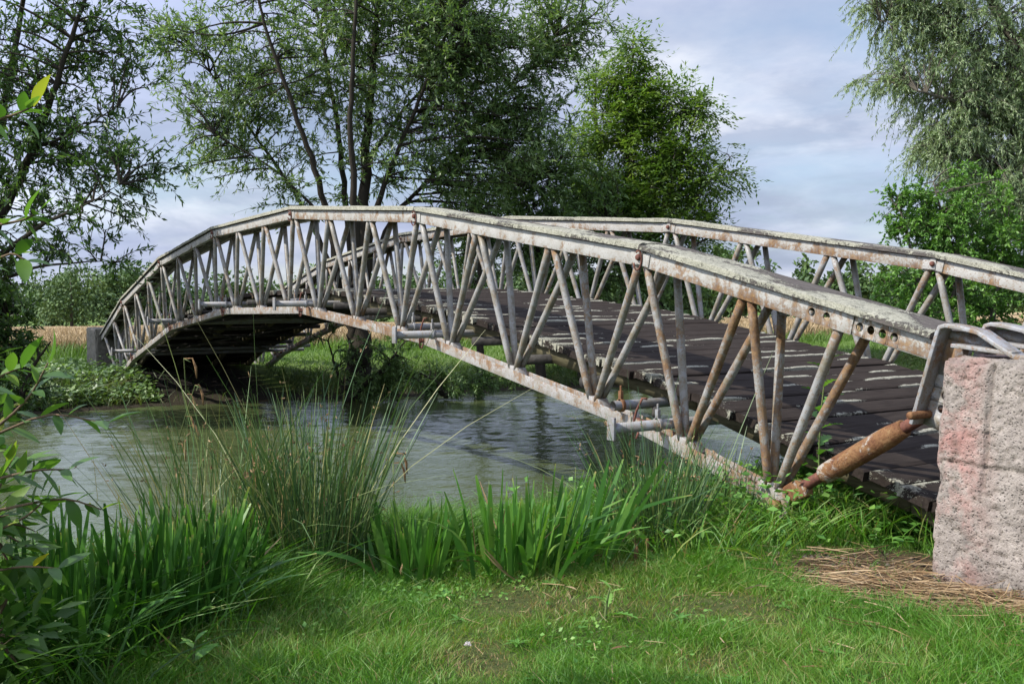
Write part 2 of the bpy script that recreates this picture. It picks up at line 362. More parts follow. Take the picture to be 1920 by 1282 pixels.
n1 = t.noise(P, 1.6, 6, 0.6); n2 = t.noise(P, 30, 6, 0.7)
green = t.mix(n2, (0.035, 0.060, 0.014), (0.085, 0.15, 0.025))
soil = t.ramp(n2, [(0.3, (0.020, 0.015, 0.010)), (0.55, (0.07, 0.048, 0.03)), (0.75, (0.17, 0.12, 0.07))])
mead = t.mix(n1, (0.06, 0.115, 0.018), (0.12, 0.17, 0.04))
gcol = t.mix(attr(t), green, soil)
gcol = t.mix(t.math('MULTIPLY', t.mapr(sp.outputs[0], -6.0, -7.2), t.math('SUBTRACT', 1.0, attr(t))), gcol, mead)
gcol = t.mix(t.math('MULTIPLY', t.mapr(sp.outputs[0], -3.0, -4.5), attr(t)), gcol, (0.012, 0.010, 0.008))  # dark soil under the far deck, blackened further to imitate the deck's shade
bk = t.math('MULTIPLY', t.mapr(sp.outputs[2], -2.66, -2.82), t.mapr(sp.outputs[0], -8.0, -6.9))
gcol = t.mix(bk, gcol, t.mix(n2, (0.014, 0.012, 0.008), (0.05, 0.042, 0.025)))
principled(t, out, gcol, 0.95, 0.15, height=n2, bump=0.9, dist=0.03)
b = MB(); b.grid(np.stack([GX, GY, height(GX, GY)], -1), np.clip(0.5 * dry_patch(GX, GY) + bare(GX, GY) + smooth(-4.6, -5.4, GX) * smooth(-0.6, 0.2, GY) * smooth(2.7, 2.1, GY) * smooth(-10.5, -9.6, GX), 0, 1))  # last mask term covers the far ground painted dark for under-deck shade
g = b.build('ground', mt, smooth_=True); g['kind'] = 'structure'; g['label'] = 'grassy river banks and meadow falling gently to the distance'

mt, t, out = material('river_water'); P = pos(t)
rp = t.node('ShaderNodeMapping', {'Vector': P, 'Rotation': (0, 0, R_(28)), 'Scale': (1.0, 0.42, 1.0)}).outputs[0]
hgt = t.math('ADD', t.noise(rp, 16.0, 3, 0.55), t.math('MULTIPLY', t.noise(rp, 40.0, 2), 0.35))
wc = t.mix(t.noise(P, 0.35, 3), (0.048, 0.064, 0.024), (0.080, 0.10, 0.040))
bs = principled(t, out, wc, 0.03, 0.5, height=hgt, bump=0.35, dist=0.02); bs.inputs['IOR'].default_value = 1.33
def ripple(x, y):
    r1 = x * 0.86 - y * 0.51; r2 = x * 0.51 + y * 0.86; wp = 0.5 * (fbm(x * 0.6, y * 0.6, 301, 2) - 0.5)
    calm = 0.45 + 0.75 * smooth(0.35, 0.65, fbm(x * 0.22, y * 0.22, 302, 2))
    a = fbm((r1 + wp) * 3.6, (r2 - wp) * 2.0, 303, 2) - 0.5; c = fbm((r1 - wp) * 8.5, (r2 + wp) * 5.2, 304, 2) - 0.5
    return (0.027 * a + 0.024 * c) * calm
wx = np.concatenate([np.linspace(-16, -7.6, 12), np.arange(-7.5, 9.2, 0.05), np.linspace(9.6, 60, 30)]); wy = np.concatenate([np.linspace(-70, -8.6, 30), np.arange(-8.5, 14, 0.06), np.linspace(14.5, 90, 30)])
WX, WY = np.meshgrid(wx, wy, indexing='ij'); fade = smooth(-8.5, -7, WX) * smooth(9.5, 8.5, WX) * smooth(-9, -7.5, WY) * smooth(15, 12, WY)
b = MB(); b.grid(np.stack([WX, WY, WATER_Z + ripple(WX, WY) * fade], -1)); wt = b.build('river_water', mt, smooth_=True)
wt['kind'] = 'structure'; wt['label'] = 'rippled greenish river under the bridge'

MB.tilt = True
SHADE_STEEL = m_simple('shade_dark_steel', (0.018, 0.016, 0.014), (0.06, 0.056, 0.05), 12)  # near-black steel colour stands in for the shade below the deck
# ------------------------------------------------------------------ the bridge: two triangular lattice trusses of hinged panels, a plank deck between
JT = {0: (9.622, -1.061), 1: (7.959, -0.682), 2: (4.792, -0.225), 3: (1.600, 0.0), 4: (-1.599, -0.065), 5: (-4.781, -0.404), 6: (-7.903, -1.108), 7: (-10.079, -1.866)}
JT = {k: np.array(v) for k, v in JT.items()}
TW, YB, DEP, CH = 0.32, 0.155, 1.109, 0.098      # top width, lateral place of the lower chord, depth, chord height
rng = np.random.default_rng(7)
bridge = empty('footbridge', (0, 1.6, -1.4), 'arched footbridge of rusty grey lattice trusses with a dark plank deck over the river', 'footbridge')

def P3(p, y): return np.array([p[0], y, p[1]])
def frame(k):
    """joint k (near side) to joint k+1, unit along, unit down"""
    A, B = JT[k], JT[k + 1]; u = (B - A) / np.linalg.norm(B - A); n = np.array([u[1], -u[0]])
    if n[1] > 0: n = -n
    return A, B, u, n, np.linalg.norm(B - A)
def disc_hole_plate(mb, A, u, n, L, H, y, th, holes):
    """web plate with round through holes: a strip grid whose columns open round each hole"""
    xs = sorted(holes); edges = [0.0]
    for h in xs: edges += [h[0] - h[2] * 1.35, h[0] + h[2] * 1.35]
    edges.append(L)
    def q(a, b): return P3(A + u * a + n * b, 0)
    def slab(a0, a1, b0, b1):
        mb.prism([q(a0, b0) + [0, y, 0], q(a1, b0) + [0, y, 0], q(a1, b1) + [0, y, 0], q(a0, b1) + [0, y, 0]], (0, th, 0), np.array([0, 0, 1, 1, 0, 0, 1, 1.0]))
    for i in range(0, len(edges), 2):
        if edges[i + 1] - edges[i] > 1e-3: slab(edges[i], edges[i + 1], 0, H)
    for (cx, cy, r) in xs:
        a0, a1 = cx - r * 1.35, cx + r * 1.35; N = 24; an = np.arange(N) * 2 * math.pi / N
        inner = [(cx + r * math.cos(a), cy + r * math.sin(a)) for a in an]; outer = []
        for a in an:
            c, s_ = math.cos(a), math.sin(a)
            tt = min([((a1 - cx) / abs(c)) if abs(c) > 1e-6 else 9, ((H - cy) / s_) if s_ > 1e-6 else 9, (cy / -s_) if s_ < -1e-6 else 9])
            outer.append((cx + c * tt, cy + s_ * tt))
        F = [q(*p) + [0, y, 0] for p in inner] + [q(*p) + [0, y, 0] for p in outer] + [q(*p) + [0, y + th, 0] for p in inner] + [q(*p) + [0, y + th, 0] for p in outer]
        j = np.arange(N); k = (j + 1) % N
        mb.add(F, [np.stack([j, k, k + N, j + N], -1), np.stack([j + 2 * N, j + 3 * N, k + 3 * N, k + 2 * N], -1), np.stack([j, j + 2 * N, k + 2 * N, k], -1)], np.array([p[1] / H for p in inner + outer] * 2))
        for (b0, b1) in ():
            slab(a0, a1, b0, b1)
        # corners between the circle fan and the square
        for sx_ in (a0, a1):
            pass

def plank(k, y0, seed):
    A, B, u, n, L = frame(k)
    s0 = -0.005 if k else -0.47; L1 = L - 0.005 if k < 6 else L + 0.25
    ns, nt = int((L1 - s0) / 0.022), 17
    S = np.linspace(s0, L1, ns); W_ = np.linspace(-0.035, TW + 0.035, nt)
    SS, WW = np.meshgrid(S, W_, indexing='ij')
    X = A[0] + u[0] * SS; Z = A[1] + u[1] * SS
    cl = fbm(X * 2.2 + seed, WW * 7, 3, 4); fi = fbm(X * 16 + seed, WW * 16, 4, 3)
    front = 1 - smooth(0.10, 0.30, WW + 0.10 * (cl - 0.5) * 2)
    lich = np.clip(0.10 + 0.42 * smooth(6.5, 3.5, X) + 0.62 * front + 1.9 * (cl - 0.5), 0, 1)
    lift = 0.012 * np.clip(lich * 1.5 + fi - 1.05, 0, 1) * 1.3
    gap, th = 0.010, 0.027
    e = np.minimum(np.minimum(WW + 0.035, TW + 0.035 - WW), 0.02) / 0.02
    top = th + gap + lift - 0.006 * (1 - e)
    wob = 0.010 * (fbm(X * 8, WW * 0 + y0, 11 + seed, 3) - 0.5) * 2 * (np.abs(WW - TW / 2) > TW / 2)
    mb = MB()
    T = np.stack([X - n[0] * top, y0 + WW + wob, Z - n[1] * top], -1)
    Bm = np.stack([X - n[0] * gap, y0 + WW + wob * 0.4, Z - n[1] * gap], -1)
    mb.grid(T, lich); mb.grid(Bm[:, ::-1], lich[:, ::-1] * 0.0)
    for c, flip in ((0, 0), (-1, 1)):
        G = np.stack([T[:, c], Bm[:, c]], 1); G = G[:, ::-1] if flip else G
        mb.grid(G, np.stack([lich[:, c], lich[:, c] * 0.75], 1))
    for r in (0, -1): mb.grid(np.stack([T[r], Bm[r]], 0), np.stack([lich[r] * 0.5] * 2, 0))
    return mb

for side, y0 in ((0, 0.0), (1, 2.962)):
    for k in range(7):
        A, B, u, n, L = frame(k); end = k in (0, 6)
        # --- top chord: two C channels tied by short battens
        mb = MB(); s0, s1 = (-0.47 if k == 0 else 0.012), (L + (0.30 if k == 6 else -0.012))
        for yo, sg in ((0.0, 1), (TW, -1)):
            yw = y0 + yo
            Aq = A + u * s0; LL = s1 - s0
            if k == 0 and yo == 0.0:                        # bored end of the chord, with its step at the splice
                sp_ = -s0 + 0.0
                disc_hole_plate(mb, A + u * -0.47, u, n, 0.46, CH - 0.006, yw + 0.006, 0.008, [(0.215, 0.045, 0.0215), (0.285, 0.046, 0.0215), (0.355, 0.046, 0.0215), (0.424, 0.047, 0.0215)])
                disc_hole_plate(mb, A + u * -0.006, u, n, 1.663, CH, yw, 0.008, [(0.17, 0.046, 0.0215), (0.27, 0.046, 0.0215)])
            else:
                mb.prism([P3(Aq, yw), P3(Aq + u * LL, yw), P3(Aq + u * LL + n * CH, yw), P3(Aq + n * CH, yw)], (0, sg * 0.008, 0), np.array([0, 0, 1, 1, 0, 0, 1, 1.0]))
            for b0, b1 in ((0.0, 0.008), (CH - 0.008, CH)):
                mb.prism([P3(Aq + n * b0, yw + sg * 0.010), P3(Aq + u * LL + n * b0, yw + sg * 0.010), P3(Aq + u * LL + n * b1, yw + sg * 0.010), P3(Aq + n * b1, yw + sg * 0.010)], (0, sg * 0.05, 0))
        for f in np.arange(0.08, 0.99, 0.125 if not end else 0.2):
            c = P3(A + u * (f * L) + n * 0.05, y0 + TW / 2)
            mb.box(c, P3(u, 0) * 0.03, (0, TW / 2 - 0.064, 0), P3(n, 0) * 0.006)
        for s_ in ((0.05,) if k == 6 else ((L - 0.05,) if k == 0 else (0.05, L - 0.05))):      # thicker hinge eyes
            mb.box(P3(A + u * s_ + n * CH * 0.5, y0 - 0.004), P3(u, 0) * 0.045, (0, 0.0035, 0), P3(n, 0) * CH * 0.42)
        tp = mb.build('truss_panel', PAINT_CHORD, bridge, bevel=0.0025, fix=True)
        if k == 0: tp['label'] = 'rusty end panel with drilled holes in its top chord' if side == 0 else 'end panel of the truss beyond the deck'
        plank(k, y0, k * 3.7 + side * 11).build('handrail_plank', RAILWOOD, tp, smooth_=True)
        # --- nodes and brace tubes
        if end: tops = [0, 1 / 3, 2 / 3]; bots = [1 / 6, 1 / 2]; PL = 3.2; org = JT[1] if k == 0 else JT[6]; uu = -u if k == 0 else u
        else: tops = [0, 1 / 3, 2 / 3, 1]; bots = [1 / 6, 1 / 2, 5 / 6]; PL = L; org, uu = A, u
        if k == 0: bots = [0.531 / 3.2, 1.29 / 3.2]; tops = [0, 0.94 / 3.2, 1.64 / 3.2]
        pt = lambda f: org + uu * f * PL
        for f in bots:
            pb = pt(f) + n * DEP
            for sgn in (-1, 1):
                tl = [v for v in tops if (v - f) * sgn > 0]
                if not tl: tl = [f + sgn / 6]
                ft = min(tl, key=lambda v: abs(v - f)); off = 0.030 if 0 < ft < 0.99 or end else 0.055
                ptop = pt(ft) - uu * sgn * off + n * (CH - 0.012)
                for yo, yb in ((0.036, -0.020), (TW - 0.036, 0.020)):
                    a3 = P3(ptop, y0 + yo); b3 = P3(pb + uu * sgn * 0.034, y0 + YB + yb)
                    m_ = (a3 + b3) / 2; MB().tube([a3, a3 * 0.85 + b3 * 0.15, m_, b3 + (a3 - b3) * 0.12, b3], [0.0268, 0.0272, 0.0272, 0.0265, 0.0235], 12, attr=np.repeat([1.0, 0.35, 0.15, 0.35, 1.0], 12)).build('brace_tube', PAINT_TUBE, tp, smooth_=True)
        # --- lower chord: open channel of two side plates and a floor, closed round the nodes
        e0 = 0.47; Lb = (bots[-1] - bots[0]) * PL; a0 = pt(bots[0]) + n * DEP - uu * e0; LL = Lb + (e0 * 2 if not end else e0 + 0.16)
        mb = MB(); h = 0.085
        for yo in (-0.052, 0.044):
            mb.prism([P3(a0 - n * 0.0, y0 + YB + yo), P3(a0 + uu * LL, y0 + YB + yo), P3(a0 + uu * LL + n * h, y0 + YB + yo), P3(a0 + n * h, y0 + YB + yo)], (0, 0.008, 0), np.array([1, 1, 0.3, 0.3, 1, 1, 0.3, 0.3]))
        mb.prism([P3(a0 + n * (h - 0.008), y0 + YB - 0.043), P3(a0 + uu * LL + n * (h - 0.008), y0 + YB - 0.043), P3(a0 + uu * LL + n * h, y0 + YB - 0.043), P3(a0 + n * h, y0 + YB - 0.043)], (0, 0.086, 0))
        lc = mb.build('lower_chord', PAINT_LOW, tp, bevel=0.002, fix=True)
        for f in bots:
            pb = pt(f) + n * (DEP - 0.005)
            MB().prism([P3(pb - uu * 0.13 + n * 0.03, y0 + YB - 0.042), P3(pb - uu * 0.075 - n * 0.022, y0 + YB - 0.042), P3(pb + uu * 0.075 - n * 0.022, y0 + YB - 0.042), P3(pb + uu * 0.13 + n * 0.03, y0 + YB - 0.042)], (0, 0.084, 0)).build('node_gusset', PAINT_LOW, tp, bevel=0.004, fix=True)
        if k == 0:                                          # heavy clevis at the outer end of the lower chord
            pb = pt(bots[-1]) + n * DEP; an = np.linspace(0, 2 * math.pi, 25)[:-1]; mb = MB()
            for yo in (-0.068, 0.054):
                c = pb + uu * 0.10 + n * 0.055
                poly = [P3(c - uu * 0.16 - n * 0.065, y0 + YB + yo)] + [P3(c + uu * 0.075 * math.cos(a) + n * 0.075 * math.sin(a), y0 + YB + yo) for a in np.linspace(-math.pi / 2, math.pi / 2, 11)] + [P3(c - uu * 0.16 + n * 0.05, y0 + YB + yo)]
                mb.prism(poly, (0, 0.014, 0))
            mb.build('end_clevis', PAINT_LOW, tp, bevel=0.003, fix=True)
            MB().tube([P3(c, y0 + YB - 0.10), P3(c, y0 + YB - 0.07)], 0.034, 6).tube([P3(c, y0 + YB - 0.07), P3(c, y0 + YB + 0.10)], 0.024, 14).build('bolt', RUST, tp)
        # --- pins through the hinges and safety hooks
        if k > 0:
            c = A + n * CH * 0.42
            MB().tube([P3(c, y0 - 0.035), P3(c, y0 - 0.028), P3(c, y0 + 0.05)], [0.017, 0.021, 0.021], 12).build('hinge_pin', DARKRUST, tp, fix=True)
            pl_ = MB(); 
            pl_.box(P3(c, y0 - 0.012), P3(u, 0) * 0.026, (0, 0.003, 0), P3(n, 0) * 0.045).build('hinge_lug', PAINT_CHORD, tp, bevel=0.002, fix=True)
            if side == 0:
                an = np.linspace(0.3, 2 * math.pi * 0.86, 16)
                MB().tube([P3(c - u * 0.002 + u * 0.022 * math.cos(a) + n * (0.02 + 0.062 * math.sin(a)), y0 - 0.026 - 0.012 * math.cos(a)) for a in an], 0.006, 6).build('safety_ring', DARKRUST, tp, smooth_=True)
            q0 = JT[k] + n * (DEP + 0.045) - u * 0.0
            MB().tube([P3(q0, y0 + YB - 0.075), P3(q0, y0 + YB + 0.075)], 0.026, 12).box(P3(q0, y0 + YB), P3(u, 0) * 0.07, (0, 0.020, 0), P3(n, 0) * 0.034).build('coupling_pin', DARKRUST if side == 0 else RUST, tp, fix=True)
            if side == 0:
                hk = [P3(q0 + u * a + n * b_, y0 + YB - 0.085 + c_) for a, b_, c_ in ((-0.05, 0.03, 0.01), (-0.045, 0.07, 0), (-0.015, 0.075, 0), (-0.005, 0.0, -0.005), (-0.02, -0.11, 0), (-0.055, -0.20, 0.01), (-0.09, -0.205, 0.02))]
                MB().tube(hk, 0.008, 7).build('hook', DARKRUST, tp, smooth_=True)

# --- turnbuckle struts from the lower chord's end up to the anchor brackets
def turnbuckle(y):
    a, c = np.array([9.10, y, -2.055]), np.array([9.99, y, -1.505]); d = (c - a) / np.linalg.norm(c - a); Lg = np.linalg.norm(c - a)
    tb = MB()
    tt = np.array([0.235, 0.237, 0.25, 0.275, 0.32, 0.66, 0.72, 0.78, 0.80, 0.802]); rr = np.array([0.030, 0.049, 0.053, 0.055, 0.0555, 0.0555, 0.053, 0.046, 0.044, 0.030])
    sl_ = tb.tube([a + d * Lg * x for x in tt], rr, 24).build('turnbuckle', RUST, bridge, smooth_=True)
    for t0, t1 in ((0.055, 0.24), (0.795, 0.95)):
        rod = MB()
        s_ = np.arange(t0 * Lg, t1 * Lg, 0.0035); r_ = 0.0285 + 0.0028 * np.where(np.arange(len(s_)) % 2 == 0, 1, -1)
        rod.tube([a + d * x for x in s_], r_, 16); rod.build('threaded_rod', DARKRUST, sl_)
    ey = MB(); nn = np.array([-d[2], 0, d[0]])
    ey.prism([a - d * 0.10 - nn * 0.045 - [0, 0.03, 0], a + d * 0.10 - nn * 0.062 - [0, 0.03, 0], a + d * 0.12 - nn * 0.02 - [0, 0.03, 0], a + d * 0.07 + nn * 0.05 - [0, 0.03, 0], a - d * 0.06 + nn * 0.05 - [0, 0.03, 0]], (0, 0.06, 0))
    ey.build('rod_eye', RUST, sl_, bevel=0.006, fix=True)
turnbuckle(0.16); turnbuckle(3.122)

# --- anchor brackets: a flanged steel knee that grips the block
def bracket(y, pin):
    A_, B_, C_, D_, E_ = np.array([9.985, -1.56]), np.array([10.115, -1.085]), np.array([10.30, -1.10]), np.array([10.50, -1.212]), np.array([10.95, -1.217])
    I_ = np.array([10.17, -1.225]); J_ = np.array([10.11, -1.56])
    prof = [A_, B_ + [0.0, -0.04], B_ + [0.015, -0.01], B_ + [0.05, 0.0], B_ + [0.12, -0.008], C_ + [0.03, -0.012], D_ + [-0.02, 0.012], D_, E_]
    th = 0.020; depth = 0.095
    mb = MB(); out_ = np.array(prof); dv = np.gradient(out_, axis=0); dv /= np.linalg.norm(dv, axis=1)[:, None]; nv = np.stack([-dv[:, 1], dv[:, 0]], 1)
    inn = out_ - nv * th
    q_ = len(out_)
    V = np.concatenate([np.stack([out_[:, 0], np.full(q_, y - depth), out_[:, 1]], 1), np.stack([inn[:, 0], np.full(q_, y - depth), inn[:, 1]], 1),
                        np.stack([out_[:, 0], np.full(q_, y), out_[:, 1]], 1), np.stack([inn[:, 0], np.full(q_, y), inn[:, 1]], 1)])
    i = np.arange(q_ - 1); f_ = lambda a, b_: np.stack([a * q_ + i, a * q_ + i + 1, b_ * q_ + i + 1, b_ * q_ + i], -1)
    mb.add(V, [f_(0, 1), f_(2, 0), f_(1, 3), f_(3, 2), np.array([[0, q_, 3 * q_, 2 * q_], [q_ - 1, 3 * q_ - 1, 4 * q_ - 1, 2 * q_ - 1][::-1]])])
    br = mb.build('anchor_bracket', PAINT_PLATE, bridge, bevel=0.004, fix=True)
    web = MB(); yw = y - 0.012
    up = (B_ - A_) / np.linalg.norm(B_ - A_); dn = np.array([up[1], -up[0]])
    base = A_ + dn * 0.017
    # upright part of the web with its three bolt holes (local axes: along up, across dn)
    disc_hole_plate(web, base, up, dn, 0.425, 0.125, yw, 0.010, [(0.10, 0.072, 0.019), (0.165, 0.074, 0.019), (0.23, 0.078, 0.019)])
    bt = base + up * 0.4255
    web.prism([[p_[0], yw, p_[1]] for p_ in (bt, bt + up * 0.045, C_ + [-0.17, -0.018], C_ + [0.02, -0.03], D_ + [-0.045, -0.002], bt + dn * 0.125)], (0, 0.010, 0))
    web.prism([[p_[0], yw - 0.0, p_[1]] for p_ in (bt + dn * 0.126 + up * -0.0, D_ + [-0.05, -0.004], D_ + [-0.05, -0.010], bt + dn * 0.126 - up * 0.02)], (0, 0.010, 0))
    web.build('bracket_web', PAINT_PLATE, br, fix=True)
    lp = MB(); lp.prism([[p_[0], y - depth + 0.002, p_[1]] for p_ in ([10.195, -1.175], [10.49, -1.198], [10.49, -1.216], [10.195, -1.193])], (0, 0.07, 0))
    lp.build('seat_plate', PAINT_PLATE, br, bevel=0.003, fix=True)
    if pin: MB().tube([[10.035, y - 0.16, -1.515], [10.035, y - 0.152, -1.515], [10.035, y + 0.30, -1.515]], [0.016, 0.019, 0.019], 14).build('anchor_pin', RUST, br, fix=True)
bracket(0.055, True); bracket(0.40, False); bracket(3.017, True); bracket(3.362, False)

# --- deck: crosswise boards on two side beams, following the arch
DOFF = 0.895
ks = np.array([JT[k] for k in range(8)]); ks = np.vstack([ks[0] + (ks[0] - ks[1]) / np.linalg.norm(ks[0] - ks[1]) * 0.40, ks, ks[-1] + (ks[-1] - ks[-2]) / np.linalg.norm(ks[-1] - ks[-2]) * 0.3])
dk = np.concatenate([[0], np.cumsum(np.linalg.norm(np.diff(ks, axis=0), axis=1))])
sm = np.linspace(0, dk[-1], 400); dx = np.interp(sm, dk, ks[:, 0]); dz = np.interp(sm, dk, ks[:, 1]) - DOFF
ker = np.ones(15) / 15; dzs = np.convolve(np.pad(dz, 7, mode='edge'), ker, 'valid'); dzs[:8] = dz[:8]; dzs[-8:] = dz[-8:]
def deck_xz(s): return np.array([np.interp(s, sm, dx), np.interp(s, sm, dzs)])
mb = MB(); BW = 0.205; s = 0.0; Y0, Y1 = 0.385, 2.90; bi = 0
while s < dk[-1] - BW:
    p0, p1 = deck_xz(s + 0.006), deck_xz(s + BW - 0.007); c = (p1 - p0); Lb = np.linalg.norm(c); c /= Lb; nn = np.array([-c[1], c[0]])
    if nn[1] < 0: nn = -nn
    ya, yb = Y0 + rng.uniform(-0.035, 0.03), Y1 + rng.uniform(-0.03, 0.03); zj = rng.normal(0, 0.004); th = 0.055
    a_ = np.array([0, 0.006, 0.018, 0.04, 0.08, Lb * 0.5, Lb - 0.08, Lb - 0.04, Lb - 0.018, Lb - 0.006, Lb]); yy = np.linspace(ya, yb, 72)
    AA, YY = np.meshgrid(a_, yy, indexing='ij'); edge = np.minimum(AA, Lb - AA)
    sd = bi * 5.3; l1 = fbm(YY * 2.3 + sd, AA * 3, 51, 4); l2 = fbm(YY * 14 + sd, AA * 20, 52, 3)
    eL = np.where(AA < Lb / 2, 1.0, 0.75)
    lich = np.clip((1 - smooth(0.0, 0.052, edge)) * eL * (0.36 + 3.8 * (l1 - 0.56)) + 0.15 * (l1 - 0.55) + 0.55 * (1 - smooth(0.03, 0.28, YY - ya)) * (0.25 + l1) + 0.6 * (1 - smooth(0.0, 0.14, yb - YY)) * l1, 0, 1)
    hh = zj + 0.010 * np.clip(lich * 1.3 + l2 - 0.9, 0, 1) - 0.009 * (1 - np.minimum(edge, 0.018) / 0.018) + 0.004 * (fbm(YY * 3, AA * 4, 60 + bi) - 0.5)
    T = np.stack([p0[0] + c[0] * AA + nn[0] * hh, YY, p0[1] + c[1] * AA + nn[1] * hh], -1)
    Bt = T - np.array([nn[0], 0, nn[1]]) * th
    mb.grid(T, lich); mb.grid(Bt[:, ::-1], lich * 0)
    for r, fl in ((0, 0), (-1, 1)):
        G = np.stack([T[r], Bt[r]], 0); mb.grid(G[::-1] if fl else G, np.stack([lich[r], lich[r] * 0.3], 0))
    for cc, fl in ((0, 0), (-1, 1)):
        G = np.stack([T[:, cc], Bt[:, cc]], 1); mb.grid(G, np.stack([np.clip(lich[:, cc], 0, 1), lich[:, cc] * 0.7], 1))
    s += BW + rng.uniform(-0.012, 0.012); bi += 1
deck = mb.build('deck', DECKWOOD, bridge, fix=True)
mb = MB()
for yb in (0.47, 1.25, 2.03, 2.80):
    for k in range(9):
        a_ = deck_xz(dk[k] + 0.01) - [0, 0.066]; c_ = deck_xz(dk[k + 1] - 0.01) - [0, 0.066]; nn = np.array([0, -0.085])
        P_ = [a_, (a_ + c_) / 2 - [0, 0.012], c_]
        mb.prism([P3(a_, yb), P3(c_, yb), P3(c_ + nn, yb), P3((a_ + c_) / 2 + nn * 1.25, yb), P3(a_ + nn, yb)], (0, 0.06, 0))
mb.build('deck_beam', BEAMWOOD, bridge, fix=True)

# --- paired cross tubes under each hinge, their ends sticking out past the near truss
def clamp_bits(mb, c, r):
    mb.tube([c + [0, -0.012, 0], c + [0, 0.012, 0]], r + 0.012, 14)
    mb.box(c + [0, 0, r + 0.03], (0.014, 0, 0), (0, 0.012, 0), (0, 0, 0.035)); mb.tube([c + [0, 0, r + 0.06], c + [0, 0, r + 0.10]], 0.008, 6)
for k in range(1, 8):
    n_k = frame(min(k, 6))[3]; u_k = frame(min(k, 6))[2]
    for j, (ds, dn, yn) in enumerate(((-0.33 if k == 1 else -0.30, -0.02, -0.30), (0.12, 0.02, -0.06))):
        if k == 7 and j: continue
        c = JT[k] + (u_k if k < 7 else -u_k) * ds * (1 if k < 7 else -1) + np.array([0, -DEP + 0.035 + dn - (0.05 if j == 0 else 0)])
        if j == 0: c = JT[k] - frame(k - 1)[2] * 0.34 + frame(k - 1)[3] * (DEP - 0.055)
        else: c = JT[k] + (frame(k)[2] if k < 7 else u_k) * 0.30 * (0.55) + (frame(k)[3] if k < 7 else n_k) * (DEP - 0.055)
        yend = yn if j == 0 else 0.02
        MB().tube([P3(c, yend), P3(c, 1.0), P3(c, 2.4), P3(c, 3.62)], 0.034, 16, caps=(j == 0)).tube([P3(c, yend + 0.0), P3(c, yend + 0.2)], 0.029, 16, caps=False).build('cross_tube', PAINT_GREY, bridge, smooth_=False)
        o = bpy.data.objects[-1] if False else None
        mb = MB()
        if j == 0: MB().box(P3(c, yend - 0.010), (0.036, 0, 0), (0, 0.009, 0), (0, 0, 0.072)).build('end_plate', PAINT_GREY, bridge, bevel=0.003, fix=True)
        clamp_bits(mb, P3(c, 0.06 if j == 0 else 0.085), 0.034); mb.build('tube_clamp', PAINT_GREY if k not in (1,) or j == 0 else RUST, bridge, bevel=0.002, fix=True)
# --- dark bracing rods slung under the deck
mb = MB()
for k in range(1, 6):
    for f in (0.25, 0.5, 0.75):
        A, B, u, n, L = frame(k); c = A + u * f * L + n * (DEP - 0.07); mb.tube([P3(c, 0.22), P3(c, 3.05)], 0.04, 10)
    a_, c_ = JT[k] + frame(k)[3] * (DEP - 0.02), JT[k + 1] + frame(k)[3] * (DEP - 0.02)
    mb.tube([P3(a_, 0.25), P3(c_, 2.95)], 0.022, 8).tube([P3(a_, 2.95), P3(c_, 0.25)], 0.022, 8)
mb.build('under_bracing', SHADE_STEEL, bridge, fix=True)

# ------------------------------------------------------------------ concrete anchor blocks
CONC = m_concrete('rough_concrete'); OLDC = m_concrete('old_concrete', (0.15, 0.14, 0.115), 0.0)
def block(name, x0, x1, y0, y1, z0, z1, mat, groove=(), res=0.014, lean=0.0):
    mb = MB(); d = res
    def face(o, a, b_, la, lb, nrm):
        na, nb = max(int(la / d), 2), max(int(lb / d), 2); U, V = np.meshgrid(np.linspace(0, la, na), np.linspace(0, lb, nb), indexing='ij')
        P = np.array(o)[None, None] + U[..., None] * np.array(a) + V[..., None] * np.array(b_)
        e = np.minimum(np.minimum(U, la - U), np.minimum(V, lb - V)); rnd = 0.07 * (1 - np.clip(e / 0.055, 0, 1)) ** 2 * (0.2 + 2.4 * fbm(P[..., 0] * 9 + P[..., 1] * 9, P[..., 2] * 9, 79, 4) ** 3)
        x_ = P[..., 0] + P[..., 1] * 1.7; z_ = P[..., 2] + P[..., 1] * 0.6
        dsp = 0.016 * (fbm(x_ * 9, z_ * 9, 71) - 0.5) + 0.011 * (fbm(x_ * 38, z_ * 38, 72, 3) - 0.5) - 0.010 * smooth(0.6, 0.85, fbm(x_ * 45, z_ * 45, 73, 2))
        if nrm[1] < 0:
            for kind, gpos in groove:
                c = P[..., 0] if kind == 'x' else P[..., 2]; wv = 0.010 * (fbm((P[..., 2] if kind == 'x' else P[..., 0]) * 7, c * 0, 75) - 0.5) * 2
                dep = (0.022 if kind == 'x' else 0.012) * (np.where(P[..., 2] > -1.80, 1, 0.15) if kind == 'x' else 1)
                dsp = dsp - dep * np.exp(-((c - gpos + wv) / 0.009) ** 2)
        P = P + np.array(nrm) * (dsp * np.clip(e / 0.03, 0, 1))[..., None]
        # round the edges by pulling border points inwards
        ctr = np.array([(x0 + x1) / 2, (y0 + y1) / 2, (z0 + z1) / 2]); P = P - np.sign(P - ctr) * (0.5 * rnd)[..., None] * np.array([1, 1, 1])
        P[..., 0] -= lean * (z1 - P[..., 2]); mb.grid(P)
    X, Y, Z = x1 - x0, y1 - y0, z1 - z0
    face((x0, y0, z0), (1, 0, 0), (0, 0, 1), X, Z, (0, -1, 0)); face((x1, y1, z0), (-1, 0, 0), (0, 0, 1), X, Z, (0, 1, 0))
    face((x0, y1, z0), (0, -1, 0), (0, 0, 1), Y, Z, (-1, 0, 0)); face((x1, y0, z0), (0, 1, 0), (0, 0, 1), Y, Z, (1, 0, 0))
    face((x0, y0, z1), (1, 0, 0), (0, 1, 0), X, Y, (0, 0, 1))
    return mb.build(name, mat, smooth_=True)
